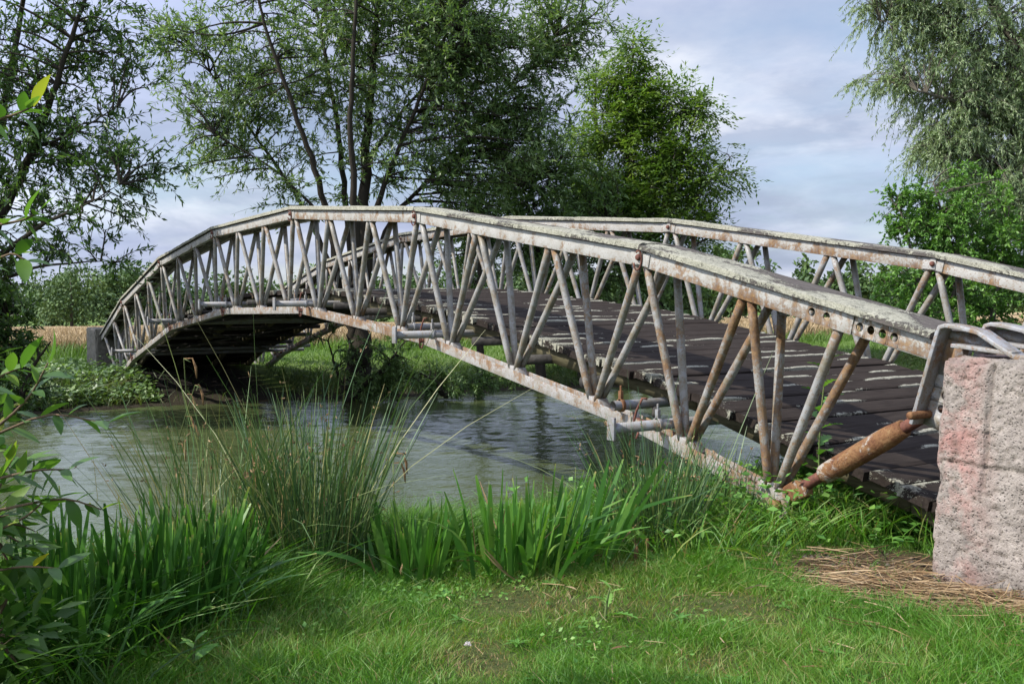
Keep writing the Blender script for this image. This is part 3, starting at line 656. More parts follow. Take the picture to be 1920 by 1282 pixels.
b1 = block('anchor_block', 10.205, 11.35, -0.115, 0.78, -2.42, -1.228, CONC, (('x', 10.45), ('z', -1.70)), 0.009, 0.055)
tag(b1, 'rough pinkish concrete block beside the lawn, gripped by a rusty steel bracket', 'concrete block', 'bridge anchor blocks')
b2 = block('anchor_block', 10.135, 11.35, 2.86, 3.74, -2.42, -1.252, CONC, (), 0.03)
tag(b2, 'concrete block holding the near end of the truss beyond the deck', 'concrete block', 'bridge anchor blocks')
b3 = block('anchor_block', -11.2, -10.10, -0.12, 0.50, -2.75, -1.72, OLDC, (), 0.03)
tag(b3, 'dark weathered concrete pier on the far bank with one sunlit edge, beside the mown grass', 'concrete block', 'bridge anchor blocks')
b4 = block('anchor_block', -11.2, -10.10, 2.86, 3.50, -2.75, -1.72, OLDC, (), 0.03)
tag(b4, 'shaded concrete pier on the far bank behind the bridge deck', 'concrete block', 'bridge anchor blocks')
MB.tilt = False
# ------------------------------------------------------------------ trees
LEAF_WILLOW = m_leaf('willow_leaf', [(0.057, 0.110, 0.037), (0.112, 0.191, 0.060), (0.173, 0.260, 0.102), (0.333, 0.410, 0.216)], 0.40, 0.40)
LEAF_WILLOW_DARK = m_leaf('bank_willow_leaf', [(0.051, 0.104, 0.031), (0.115, 0.196, 0.057), (0.194, 0.290, 0.092)], 0.28, 0.45)
LEAF_LEFT = m_leaf('osier_leaf', [(0.034, 0.074, 0.020), (0.066, 0.131, 0.035), (0.132, 0.218, 0.059)], 0.36, 0.42)
LEAF_ASH = m_leaf('ash_leaf', [(0.056, 0.121, 0.022), (0.100, 0.184, 0.032), (0.169, 0.259, 0.052), (0.250, 0.322, 0.090)], 0.42, 0.45)
LEAF_SILVER = m_leaf('silver_willow_leaf', [(0.108, 0.175, 0.076), (0.179, 0.259, 0.117), (0.273, 0.349, 0.186), (0.389, 0.448, 0.289)], 0.35, 0.5)
LEAF_BUSH = m_leaf('bush_leaf', [(0.058, 0.143, 0.025), (0.103, 0.229, 0.037), (0.195, 0.357, 0.062)], 0.32, 0.5)
LEAF_FAR = m_leaf('far_leaf', [(0.036, 0.078, 0.024), (0.066, 0.126, 0.034), (0.114, 0.186, 0.054)], 0.12, 0.7)
BARK = m_bark('willow_bark', (0.014, 0.012, 0.009), (0.05, 0.042, 0.03)); BARK2 = m_bark('ash_bark', (0.05, 0.045, 0.035), (0.13, 0.115, 0.09))

def blobs_from(spec, n, rng, rmin, rmax, jitter=0.0):
    """spec rows: centre xyz, radius xyz, weight -> n clump centres + radii spread through the volume"""
    spec = np.array(spec); wgt = spec[:, 6] * spec[:, 3] ** 1.4; i = rng.choice(len(spec), n, p=wgt / wgt.sum())
    d = rng.normal(size=(n, 3)); d /= np.linalg.norm(d, axis=1)[:, None]
    r = rng.random(n) ** 0.42
    return spec[i, :3] + d * r[:, None] * spec[i, 3:6], rng.uniform(rmin, rmax, n)
def pspec(rows, dep, k=1.0):
    """crown lumps measured in the photo: px, py, radius px, depth offset m, weight"""
    out = []
    for (px, py, rp, dd, wgt) in rows:
        c = at(px, py, dep + dd); r = rp * (dep + dd) / FPX * k; out.append([*c, r, r * 1.1, r, wgt])
    return out
def curve(a, b, sag, n, rng, wig=0.04):
    t = np.linspace(0, 1, n)[:, None]; L = np.linalg.norm(b - a); k = rng.normal(0, wig * L, 3)
    return a + (b - a) * t + np.sin(math.pi * t) * (k + np.array([0, 0, sag * L]))
def make_tree(name, label, cat, group, limbs, spec, nblob, rb, twigs, per, leaf, mat, bark, rng, droop=0.15, crown='crown', tw=0.006, hang=0.0, pinnate=False, thick=1.0):
    """limbs: list of (points, radii); leaves ride on real twigs that grow from the nearest limb"""
    base = limbs[0][0][0]; root = empty(name, base, label, cat, group)
    wood = MB(); samples = []
    for pts, rad in limbs:
        pts = np.asarray(pts, float); n = max(len(pts) * 6, 12); tt = np.linspace(0, len(pts) - 1, n)
        P = np.stack([np.interp(tt, np.arange(len(pts)), pts[:, c]) for c in range(3)], 1)
        P[1:-1] = (P[:-2] + 2 * P[1:-1] + P[2:]) / 4; P[1:-1] = (P[:-2] + 2 * P[1:-1] + P[2:]) / 4
        rr = np.interp(tt, np.arange(len(pts)), rad); P[1:] += rng.normal(0, 0.25, (n - 1, 3)) * rr[1:, None]
        wood.tube(P, rr, 9); samples.append(P[int(n * 0.2):])
    S = np.vstack(samples)
    wood.build('trunk', bark, root, smooth_=True)
    br = MB(); C, Rb = blobs_from(spec, nblob, rng, *rb)
    LP, LD, LA = [], [], []
    for c, r in zip(C, Rb):
        dd = S - c; dist = np.linalg.norm(dd, axis=1) + np.where(dd[:, 2] > 0.2, dd[:, 2] * 1.2, 0)
        a = S[np.argmin(dist)]; L = np.linalg.norm(c - a)
        bp = curve(a, c, 0.08, 7, rng, 0.06); r0 = min(0.010 + 0.010 * L, 0.035) * thick
        br.tube(bp, np.linspace(r0, 0.007, 7), 5, caps=False)
        shade = rng.uniform(-0.18, 0.18)
        for _ in range(twigs):
            k = rng.integers(3, 7); p0 = bp[k]; dv = rng.normal(size=3); dv /= np.linalg.norm(dv); dv = dv * 0.8 + (c - a) / (L + 1e-6) * 0.5
            dv[2] -= hang; tl = r * rng.uniform(0.7, 1.25)
            e = p0 + dv * tl; pts = curve(p0, e, 0.12 * (1 - hang), 5, rng, 0.05)
            if hang: pts[:, 2] -= (np.linspace(0, 1, 5) ** 2) * tl * hang * 0.7
            br.tube(pts, np.linspace(tw, tw * 0.35, 5), 3, caps=False)
            t_ = np.sort(rng.uniform(0.12, 1.02, per)); P = np.stack([np.interp(t_, np.linspace(0, 1, 5), pts[:, q_]) for q_ in range(3)], 1)
            tg = (pts[-1] - pts[0]) / (np.linalg.norm(pts[-1] - pts[0]) + 1e-9)
            D = tg[None] * 0.75 + rng.normal(0, 0.55, (per, 3)); D[:, 2] -= droop
            LP.append(P); LD.append(D); LA.append(np.clip(0.45 + shade + rng.normal(0, 0.2, per), 0, 1))
    br.build('branch', bark, root)
    LP, LD, LA = np.vstack(LP), np.vstack(LD), np.concatenate(LA); N = len(LP); mb = MB()
    if pinnate:                                         # compound leaves: leaflets along a rachis
        LD /= np.linalg.norm(LD, axis=1)[:, None]; side = np.cross(LD, [0, 0, 1.0]) + rng.normal(0, 0.25, (N, 3)); side /= np.linalg.norm(side, axis=1)[:, None]
        for f, sg in ((0.3, 1), (0.3, -1), (0.55, 1), (0.55, -1), (0.78, 1), (0.78, -1), (0.95, 0)):
            Lr = leaf[0] * 3.2 * rng.uniform(0.8, 1.2, N); p_ = LP + LD * (Lr * f)[:, None] - np.array([0, 0, 1.0]) * (Lr * f * f * 0.25)[:, None]
            d_ = LD * (0.55 if sg else 1.0) + side * sg * 0.9; d_[:, 2] -= 0.2
            nn = np.array([0, 0, 1.0]) + rng.normal(0, 0.35, (N, 3)); leaves(mb, p_, d_, nn, leaf[0] * rng.uniform(0.75, 1.15, N), np.full(N, leaf[1]), LA)
    else:
        nn = np.array([0, 0, 0.8]) + rng.normal(0, 0.6, (N, 3))
        leaves(mb, LP, LD, nn, leaf[0] * rng.uniform(0.6, 1.25, N), leaf[1] * rng.uniform(0.75, 1.2, N), LA)
    mb.build(crown, mat, root); return root

def limb(*rows):   # (px, py, depth, radius)
    return [at(px, py, d) for px, py, d, r in rows], [r for *_, r in rows]

rng = np.random.default_rng(11)
make_tree('willow_tree', 'tall many-stemmed dark green willow on the far bank right behind the bridge', 'tree', None,
    [limb((668, 752, 19.6, 0.273), (672, 640, 19.6, 0.224), (684, 430, 19.8, 0.121), (688, 250, 20.0, 0.086), (705, 60, 20.2, 0.058), (720, -120, 20.4, 0.029)),
     limb((672, 660, 19.6, 0.115), (640, 560, 19.5, 0.081), (612, 385, 19.2, 0.061), (560, 230, 18.9, 0.046), (500, 60, 18.6, 0.029), (470, -60, 18.4, 0.018)),
     limb((645, 570, 19.6, 0.069), (590, 420, 19.9, 0.046), (545, 350, 20.2, 0.034), (440, 200, 20.4, 0.023), (360, 90, 20.6, 0.014)),
     limb((672, 600, 19.6, 0.086), (650, 400, 20.4, 0.063), (628, 200, 20.8, 0.046), (590, 0, 21.2, 0.029)),
     limb((675, 620, 19.6, 0.104), (668, 420, 18.9, 0.069), (655, 230, 18.5, 0.049), (668, 30, 18.2, 0.034), (670, -100, 18.0, 0.018)),
     limb((682, 480, 19.8, 0.075), (722, 340, 19.6, 0.049), (790, 180, 19.2, 0.034), (850, 30, 19.0, 0.023)),
     limb((684, 520, 19.8, 0.069), (740, 400, 20.6, 0.046), (830, 310, 21.0, 0.034), (940, 180, 21.2, 0.023), (1040, 70, 21.4, 0.014)),
     limb((690, 300, 20.0, 0.046), (760, 200, 20.8, 0.029), (900, 60, 21.2, 0.018)),
     limb((620, 420, 19.3, 0.034), (520, 320, 19.0, 0.020), (400, 250, 18.8, 0.011))],
    pspec([(420, 110, 125, 0, .7), (330, 60, 60, 0, .5), (400, 250, 90, -.5, .75), (510, 220, 115, 0, .65), (600, 60, 150, 0, 1), (740, 50, 170, .3, 1.1), (760, 215, 150, 0, 1.1), (900, 100, 150, .5, 1.2), (960, 245, 110, .4, 1.2),
           (1060, 50, 90, .5, .9), (545, 345, 70, -.3, .3), (900, 330, 90, .5, 1.1), (690, 330, 80, 0, .45), (830, 30, 120, -.8, 1), (700, -60, 120, 0, .4), (480, 400, 45, 0, .25), (1000, 130, 90, 0, .9)], 19.8),
    620, (0.42, 0.8), 7, 16, (0.135, 0.034), LEAF_WILLOW, BARK, rng, droop=0.12)

make_tree('willow_tree', 'loose leafy willow at the left edge leaning out over the river', 'tree', None,
    [limb((-150, 745, 19.6, 0.187), (-120, 640, 17.3, 0.144), (-60, 520, 14.8, 0.101), (40, 330, 14.6, 0.061), (95, 190, 14.4, 0.043), (165, -20, 14.2, 0.025)),
     limb((-120, 640, 17.3, 0.115), (-60, 420, 15.4, 0.079), (0, 250, 15.6, 0.061), (28, 90, 15.8, 0.043), (60, -80, 15.8, 0.029)),
     limb((-60, 520, 14.8, 0.050), (80, 420, 14.2, 0.029), (170, 380, 13.9, 0.011), (225, 345, 13.8, 0.004)),
     limb((-80, 560, 14.8, 0.043), (60, 500, 14.6, 0.022), (170, 490, 14.4, 0.009), (225, 490, 14.3, 0.004)),
     limb((60, 280, 14.6, 0.036), (140, 250, 14.4, 0.014), (220, 200, 14.2, 0.005)),
     limb((-150, 745, 19.6, 0.158), (-260, 560, 15.5, 0.108), (-360, 300, 15.8, 0.072), (-420, 60, 16, 0.036)),
     limb((-140, 690, 18.5, 0.108), (-190, 420, 15.2, 0.079), (-170, 150, 15.2, 0.058), (-120, -100, 15.2, 0.029)),
     limb((-150, 745, 19.6, 0.144), (-340, 420, 17.5, 0.101), (-500, 150, 19.5, 0.065), (-640, -20, 21.5, 0.036))],  # unseen outer limb, added so its crown shades the bridge's far end
    pspec([(60, 80, 110, 0, 1), (180, 70, 85, 0, .85), (50, 220, 110, 0, 1), (190, 230, 95, 0, 1), (120, 330, 105, 0, 1), (225, 320, 65, -.4, .8), (30, 420, 100, 0, .9), (170, 425, 75, -.3, .6), (245, 130, 45, 0, .4), (225, 485, 35, 0, .35),
           (-110, 100, 150, 0, .9), (-120, 330, 150, 0, .9), (-300, 200, 200, .5, .8), (-330, 430, 170, .5, .7), (80, -100, 150, 0, .7), (-200, -100, 180, 0, .6), (-640, 20, 230, 6.5, 1.1), (-500, 90, 190, 5, 1), (-560, 250, 190, 6, .8), (-60, 520, 90, 0, .5)], 14.6),  # farthest left lumps are out of view, added to cast shade on the bridge
    620, (0.32, 0.6), 6, 17, (0.112, 0.031), LEAF_LEFT, BARK, rng, droop=0.05)

make_tree('osier_bush', 'dark leafy osier bush at the left edge standing in front of the wheat', 'bush', None,
    [limb((-20, 770, 16.4, 0.06), (0, 700, 16.4, 0.045), (20, 600, 16.4, 0.02)), limb((30, 770, 16.3, 0.05), (60, 690, 16.3, 0.03), (95, 640, 16.2, 0.012)), limb((-60, 770, 16.4, 0.05), (-80, 640, 16.4, 0.03))],
    pspec([(0, 560, 45, 0, 1), (20, 640, 45, 0, .8), (0, 690, 60, 0, 1), (-80, 600, 90, 0, 1), (90, 650, 22, 0, .12), (40, 730, 45, 0, .8)], 16.4), 90, (0.22, 0.4), 5, 16, (0.12, 0.036), LEAF_LEFT, BARK, rng)

make_tree('ash_tree', 'bright green young ash with feathery leaves rising to the right of the dark willow', 'tree', None,
    [limb((1170, 700, 23.6, 0.22), (1172, 560, 23.6, 0.17), (1178, 400, 23.6, 0.12), (1182, 220, 23.6, 0.07), (1184, 120, 23.6, 0.012)),
     limb((1172, 520, 23.6, 0.10), (1230, 420, 23.4, 0.07), (1290, 270, 23.2, 0.04), (1295, 215, 23.2, 0.010)),
     limb((1172, 500, 23.6, 0.09), (1130, 350, 24, 0.06), (1115, 200, 24.2, 0.035), (1118, 165, 24.2, 0.010)),
     limb((1200, 470, 23.6, 0.07), (1280, 400, 23.2, 0.045), (1345, 320, 23, 0.022), (1372, 292, 23, 0.01)),
     limb((1200, 500, 23.6, 0.06), (1290, 470, 23.2, 0.04), (1360, 425, 23, 0.012))],
    pspec([(1183, 90, 32, 0, 1.3), (1178, 160, 45, 0, 1.3), (1130, 150, 35, .3, .6), (1205, 225, 60, 0, 1.1), (1135, 260, 70, .3, 1), (1295, 205, 40, -.3, 1.2), (1285, 290, 60, -.3, 1), (1220, 330, 85, 0, 1.1), (1130, 380, 90, .3, 1), (1330, 320, 45, -.3, .45), (1350, 300, 25, -.3, .3),
           (1290, 390, 65, 0, .8), (1210, 440, 90, 0, 1), (1330, 440, 40, -.3, .3), (1375, 425, 18, -.3, .12), (1260, 490, 70, 0, .8), (1300, 370, 40, 0, .5)], 23.5),
    400, (0.26, 0.5), 4, 5, (0.125, 0.046), LEAF_ASH, BARK2, rng, droop=0.1, pinnate=True)

make_tree('willow_bush', 'dense dark willow bush filling the view through the lattice below the ash', 'bush', None,
    [limb((1010, 725, 22, 0.12), (1020, 560, 22, 0.08), (1000, 420, 22, 0.05), (980, 350, 22, 0.02)), limb((1090, 720, 22.3, 0.12), (1110, 560, 22.2, 0.08), (1150, 430, 22.2, 0.04)), limb((1200, 715, 22.5, 0.1), (1230, 600, 22.5, 0.06), (1280, 520, 22.5, 0.03)), limb((900, 715, 21.6, 0.09), (900, 560, 21.6, 0.06), (900, 420, 21.6, 0.03))],
    pspec([(900, 400, 90, 0, 1.1), (1000, 380, 90, 0, 1.1), (1080, 430, 95, 0, 1.1), (930, 500, 80, 0, .8), (1040, 530, 85, 0, 1), (1160, 500, 85, 0, 1), (1240, 550, 65, 0, .9), (1130, 590, 70, 0, .9), (1300, 570, 40, 0, .6), (1010, 300, 80, 0, .9), (1220, 620, 60, 0, .9), (850, 470, 50, 0, .4), (1100, 330, 60, 0, .7)], 22.2),
    380, (0.34, 0.62), 6, 17, (0.135, 0.038), LEAF_WILLOW_DARK, BARK, rng)

make_tree('willow_tree', 'silvery grey green weeping willow hanging into the upper right of the view', 'tree', None,
    [limb((2010, 660, 28.5, 0.5), (1985, 420, 28.5, 0.38), (1935, 200, 28.3, 0.26), (1880, 40, 28, 0.16), (1800, -150, 28, 0.08)),
     limb((1960, 300, 28.4, 0.16), (1880, 230, 27.6, 0.09), (1790, 190, 27, 0.05), (1720, 170, 26.8, 0.025)),
     limb((1935, 200, 28.3, 0.15), (1830, 90, 27.8, 0.08), (1720, 30, 27.6, 0.05), (1650, 40, 27.5, 0.02)),
     limb((1985, 420, 28.5, 0.2), (1930, 330, 27.5, 0.1), (1860, 300, 27, 0.06), (1790, 280, 27, 0.02)),
     limb((1990, 420, 28.5, 0.2), (2050, 200, 28.5, 0.15), (2100, 0, 28.5, 0.08))],
    pspec([(1645, 140, 50, 0, .35), (1625, 10, 45, 0, .55), (1720, 60, 85, 0, .9), (1700, 150, 60, 0, .5), (1830, 70, 125, 0, 1.2), (1820, 200, 105, 0, 1.1), (1770, 250, 55, -.3, .9), (1730, 290, 40, -.3, .35), (1890, 300, 100, 0, 1.1), (1900, 160, 120, 0, 1.1), (1800, -60, 130, 0, .8), (2050, 100, 180, 0, .8), (2060, 320, 140, 0, .8), (1790, 330, 55, -.5, .7), (1870, 370, 80, -.5, .8), (1940, 400, 90, -.5, .8), (1680, -50, 90, 0, .5)], 27.6),
    800, (0.4, 0.75), 8, 27, (0.130, 0.026), LEAF_SILVER, BARK2, rng, droop=0.45, hang=0.6)

make_tree('hazel_bush', 'broad bright green bush below the silvery willow on the right', 'bush', None,
    [limb((1790, 690, 25.5, 0.10), (1790, 560, 25.5, 0.07), (1770, 420, 25.5, 0.04), (1750, 340, 25.5, 0.015)), limb((1850, 690, 25.5, 0.10), (1870, 540, 25.5, 0.06), (1890, 420, 25.5, 0.03)), limb((1750, 690, 25.4, 0.08), (1725, 540, 25.4, 0.05), (1690, 400, 25.4, 0.02), (1680, 385, 25.4, 0.006)), limb((1920, 690, 25.5, 0.1), (1960, 500, 25.5, 0.06), (1980, 400, 25.5, 0.03))],
    pspec([(1740, 400, 65, 0, 1), (1830, 410, 90, 0, 1.1), (1770, 490, 90, 0, 1.1), (1880, 500, 100, 0, 1.1), (1700, 440, 45, 0, .5), (1675, 380, 28, 0, .2), (1700, 540, 55, 0, .9), (1790, 590, 85, 0, 1), (1900, 620, 80, 0, 1), (1990, 480, 110, 0, .8), (1665, 470, 25, 0, .15), (1680, 600, 45, 0, .9)], 25.5),
    360, (0.3, 0.55), 7, 18, (0.115, 0.052), LEAF_BUSH, BARK2, rng)

make_tree('willow_bush', 'low dark willow shoots fringing the water round the big trunk behind the bridge', 'bush', None,
    [limb((650, 752, 18.9, 0.05), (634, 700, 18.9, 0.03), (615, 640, 18.9, 0.012)), limb((652, 752, 18.9, 0.05), (720, 690, 18.8, 0.03), (760, 640, 18.8, 0.012))],
    pspec([(630, 660, 42, 0, .5), (600, 640, 35, 0, .3), (700, 690, 55, 0, 1), (750, 690, 40, 0, .6), (730, 722, 40, 0, 1.2), (780, 640, 30, 0, .2), (680, 735, 40, 0, 1)], 18.9),
    60, (0.18, 0.32), 5, 14, (0.12, 0.026), LEAF_WILLOW_DARK, BARK, rng, droop=0.2)
make_tree('willow_bush', 'low fringe of willow shoots hanging over the water seen under the middle of the lattice', 'bush', None,
    [limb((830, 742, 19.2, 0.05), (820, 715, 19.1, 0.03), (790, 700, 19, 0.015)), limb((832, 742, 19.2, 0.05), (880, 720, 19.4, 0.03), (940, 702, 19.6, 0.012))],
    pspec([(800, 722, 32, 0, 1), (850, 720, 32, 0, 1), (905, 716, 28, 0, .9), (955, 708, 24, 0, .7), (865, 700, 22, 0, .3)], 19.2),
    42, (0.16, 0.28), 5, 14, (0.12, 0.026), LEAF_WILLOW_DARK, BARK, rng, droop=0.25)

# far trees across the field
def far_tree(name, label, x, y, h, r, seed, cat='tree', group=None):
    rg = np.random.default_rng(seed); z = float(height(x, y)); base = np.array([x, y, z])
    root = empty(name, base, label, cat, group)
    MB().tube([base + [0, 0, -0.2], base + [0.1, 0, h * 0.4], base + [0, 0, h * 0.8]], [h * 0.03, h * 0.02, h * 0.006], 7).build('trunk', BARK2, root)
    n = 26; c = base + np.stack([rg.normal(0, r * 0.42, n), rg.normal(0, r * 0.42, n), h * rg.uniform(0.18, 0.88, n)], 1); q_ = 120
    sz = r * 0.36 * rg.uniform(0.7, 1.2, n) * (1.05 - 0.5 * np.abs((c[:, 2] - z) / h - 0.45))
    d = rg.normal(size=(n, q_, 3)); d /= np.linalg.norm(d, axis=2)[..., None]; d *= (rg.random((n, q_)) ** 0.4)[..., None]
    P = (c[:, None] + d * sz[:, None, None]).reshape(-1, 3); N = len(P); mb = MB()
    s_ = max(0.09, h * 0.055)
    leaves(mb, P, rg.normal(size=(N, 3)), rg.normal(0, 0.7, (N, 3)) + [0, 0, 1.0], s_ * rg.uniform(0.7, 1.4, N), s_ * 0.6 * rg.uniform(0.7, 1.3, N), np.clip(np.repeat(rg.uniform(0.2, 0.8, n), q_) + rg.normal(0, 0.15, N), 0, 1))
    mb.build('crown', LEAF_FAR, root); return root
def gpos(px, dep): p = at(px, 600, dep); return float(p[0]), float(p[1])
x, y = gpos(134, 84); far_tree('round_tree', 'single light green round tree across the wheat left of the bridge', x, y, 5.5, 3.6, 3)
x, y = gpos(1372, 70); far_tree('pointed_tree', 'small pale pointed tree far across the field, seen between the two right trusses', x, y, 5.9, 1.5, 4)
x, y = gpos(258, 95); far_tree('round_tree', 'pale distant tree rising just above the bridge rail at left', x, y, 6.4, 3.0, 5)
rg = np.random.default_rng(99); mb = MB(); P_, A_ = [], []
for px in np.arange(-420, 2600, 17):
    dep = rg.uniform(88, 104) if px < 1000 else rg.uniform(70, 92); x, y = gpos(px + rg.uniform(-8, 8), dep); z = float(height(x, y))
    h = (4.3 + 1.6 * fbm(px * 0.012, 3.0, 61) + rg.uniform(-0.5, 0.5)) * (1.0 if px < 1000 else 0.85); n = 760; r = rg.uniform(1.0, 1.7); cs = rg.uniform(0.1, 0.75)
    u = rg.normal(size=(n, 3)); u /= np.linalg.norm(u, axis=1)[:, None]; u *= (rg.random(n) ** 0.35)[:, None]
    cl = rg.normal(0, 0.35, (9, 3)); k = rg.integers(0, 9, n)
    p = np.array([x, y, z + h * 0.5]) + (cl[k] * [r, r, h * 0.42]) + u * [r * 0.6, r * 0.6, h * 0.25]; p[:, 2] = np.maximum(p[:, 2], z + 0.1)
    P_.append(p); A_.append(np.clip(cs + (cl[k, 2]) * 0.15 + rg.normal(0, 0.12, n), 0, 1))
P_ = np.vstack(P_); N = len(P_)
leaves(mb, P_, rg.normal(size=(N, 3)), rg.normal(0, 0.7, (N, 3)) + [0, 0, 1.0], rg.uniform(0.28, 0.55, N), rg.uniform(0.18, 0.36, N), np.concatenate(A_))
tag(mb.build('treeline', LEAF_FAR), 'line of woodland trees along the far side of the wheat field', 'woodland', kind='stuff')

# ------------------------------------------------------------------ wheat field, meadow and bank growth
WHEAT = m_leaf('ripe_wheat', [(0.230, 0.163, 0.081), (0.344, 0.258, 0.142), (0.451, 0.361, 0.228)], 0.2, 0.7, (1, 1, 0.9), 0.2)
GRASS_FAR = m_leaf('meadow_grass', [(0.05, 0.10, 0.015), (0.10, 0.19, 0.03), (0.17, 0.26, 0.06)], 0.35, 0.6)
mt, t, out = material('wheat_canopy'); P = pos(t); n2 = t.noise(P, 9, 6, 0.7); n1 = t.noise(P, 0.25, 4)
principled(t, out, t.mix(t.ramp(t.math('ADD', t.math('MULTIPLY', n2, 0.6), t.math('MULTIPLY', n1, 0.4)), [(0.35, 0.0), (0.65, 1.0)]), (0.27, 0.195, 0.105), (0.43, 0.33, 0.195)), 0.9, 0.1, height=n2, bump=0.8, dist=0.15)
def field_edge(x, y): return np.minimum(-15.5 - np.asarray(x), 900) if False else None
rg = np.random.default_rng(5)
def in_wheat(x, y): return (shore_far(y) - x) > 10.5 + 0.8 * (fbm(y * 0.3, x * 0.3, 15) - 0.5)
fx_ = np.concatenate([np.arange(-100, -10, 0.9)]); 
# canopy sheet: columns run away from the bank, rows follow the river
vv = np.linspace(-70, 120, 180); uu_ = np.concatenate([np.linspace(0, 6, 16), np.linspace(7, 72, 40)])
U_, V_ = np.meshgrid(uu_, vv, indexing='ij'); FXg = shore_far(np.minimum(V_, 40)) - 10.8 - U_; 
FZ = height(FXg, V_) + 0.45 + 0.14 * (fbm(FXg * 0.8, V_ * 0.8, 63) - 0.5); FZ[0] -= 0.25
b = MB(); b.grid(np.stack([FXg, V_, FZ], -1)); b.grid(np.stack([np.stack([FXg[0], V_[0], FZ[0]], -1), np.stack([FXg[0] + 0.05, V_[0], FZ[0] - 0.5], -1)], 0))
b.grid(np.stack([np.stack([FXg[-1], V_[-1], FZ[-1]], -1), np.stack([FXg[-1], V_[-1], FZ[-1] - 0.8], -1)], 0))
wf = b.build('wheat_field', mt, smooth_=True); tag(wf, 'ripe golden wheat field beyond the far bank', 'wheat field', kind='stuff')
N = 60000; U_ = rg.random(N) ** 1.7 * 26; V_ = rg.uniform(-14, 34, N); X_ = shore_far(np.minimum(V_, 40)) - 10.6 - U_
B_ = np.stack([X_, V_, height(X_, V_) + 0.1], 1); d = rg.normal(0, 0.16, (N, 3)); d[:, 2] = 1; bd = rg.normal(0, 0.22, (N, 3)); bd[:, 2] = -0.15
mb = MB(); strips(mb, B_, d, bd, rg.uniform(0.38, 0.62, N), rg.uniform(0.016, 0.03, N), 2, 0.6, rng=rg)
tag(mb.build('wheat_stalks', WHEAT), 'standing stalks and ears of ripe wheat', 'wheat', kind='stuff')

def sow(n, fx0, fx1, y0, y1, h0, h1, w0, w1, mat, name, label, cat, seed, dens=None, lean=0.25, bend=0.45):
    """grass between distances fx0..fx1 behind the far shoreline"""
    rg = np.random.default_rng(seed); Y = rg.uniform(y0, y1, n); F = rg.uniform(fx0, fx1, n); X = shore_far(Y) - F
    if dens is not None:
        k = rg.random(n) < dens(X, Y, F); X, Y, F = X[k], Y[k], F[k]
    m = len(X); B = np.stack([X, Y, height(X, Y) - 0.02], 1); d = rg.normal(0, lean, (m, 3)); d[:, 2] = 1; bd = rg.normal(0, bend, (m, 3)); bd[:, 2] = -0.25
    mb = MB(); cl = 0.55 + 0.9 * fbm(X * 1.2, Y * 1.2, seed, 3)
    strips(mb, B, d, bd, rg.uniform(h0, h1, m) * cl, rg.uniform(w0, w1, m), 2, 0.0, attr=np.clip(fbm(X * 0.7, Y * 0.7, seed + 3) + rg.normal(0, 0.18, m), 0, 1), rng=rg)
    return tag(mb.build(name, mat), label, cat, kind='stuff')
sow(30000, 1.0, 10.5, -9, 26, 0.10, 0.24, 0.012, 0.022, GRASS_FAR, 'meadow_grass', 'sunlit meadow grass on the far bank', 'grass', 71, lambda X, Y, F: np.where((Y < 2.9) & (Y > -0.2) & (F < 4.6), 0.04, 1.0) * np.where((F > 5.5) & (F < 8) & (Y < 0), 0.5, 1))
BANKW = m_leaf('bank_grass', [(0.02, 0.035, 0.010), (0.04, 0.08, 0.016), (0.085, 0.13, 0.03), (0.16, 0.14, 0.06)], 0.3, 0.6)
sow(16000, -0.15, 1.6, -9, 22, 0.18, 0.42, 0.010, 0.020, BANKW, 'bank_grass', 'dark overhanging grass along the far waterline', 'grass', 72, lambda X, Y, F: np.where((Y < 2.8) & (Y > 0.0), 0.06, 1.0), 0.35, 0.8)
sow(9000, 8.6, 10.9, -8, 30, 0.30, 0.62, 0.014, 0.028, GRASS_FAR, 'tall_grass', 'tall grass margin along the edge of the wheat', 'grass', 73, None, 0.2, 0.35)
# broad-leaved weeds on the far bank by the bridge foot
rg = np.random.default_rng(74); N = 5200; Y = rg.uniform(-4.5, 0.35, N); F = rg.uniform(0.05, 2.6, N); X = shore_far(Y) - F
hh_ = 0.40 * fbm(X * 1.6, Y * 1.6, 75) * rg.random(N); B = np.stack([X, Y, height(X, Y) + hh_ + 0.03], 1); mb = MB()
D = rg.normal(0, 1, (N, 3)); D[:, 2] = np.abs(D[:, 2]) * 0.3; leaves(mb, B, D, rg.normal(0, 0.35, (N, 3)) + [0.1, -0.3, 1.0], rg.uniform(0.06, 0.13, N), rg.uniform(0.05, 0.10, N), rg.random(N))
tag(mb.build('bank_weeds', LEAF_WILLOW_DARK), 'broad leaved weeds at the waterline below the far left pier', 'weeds', kind='stuff')
# ------------------------------------------------------------------ near bank: lawn, sedges, rushes, weeds, straw
GRASS = m_leaf('lawn_grass', [(0.028, 0.085, 0.008), (0.056, 0.165, 0.012), (0.095, 0.235, 0.020), (0.18, 0.25, 0.05), (0.28, 0.19, 0.09)], 0.38, 0.5)
SEDGE = m_leaf('sedge_blade', [(0.024, 0.080, 0.012), (0.046, 0.145, 0.020), (0.085, 0.205, 0.030), (0.17, 0.28, 0.055), (0.36, 0.27, 0.11)], 0.32, 0.45, spec=0.3)
RUSHM = m_leaf('rush_stem', [(0.029, 0.078, 0.026), (0.058, 0.124, 0.036), (0.117, 0.169, 0.046), (0.312, 0.260, 0.117), (0.338, 0.195, 0.091)], 0.15, 0.5)
LEAF_SALLOW = m_leaf('sallow_leaf', [(0.042, 0.102, 0.021), (0.072, 0.162, 0.030), (0.131, 0.239, 0.042), (0.358, 0.323, 0.036)], 0.42, 0.42)
LEAF_WEED = m_leaf('weed_leaf', [(0.067, 0.179, 0.030), (0.113, 0.269, 0.045), (0.209, 0.374, 0.075)], 0.38, 0.5)
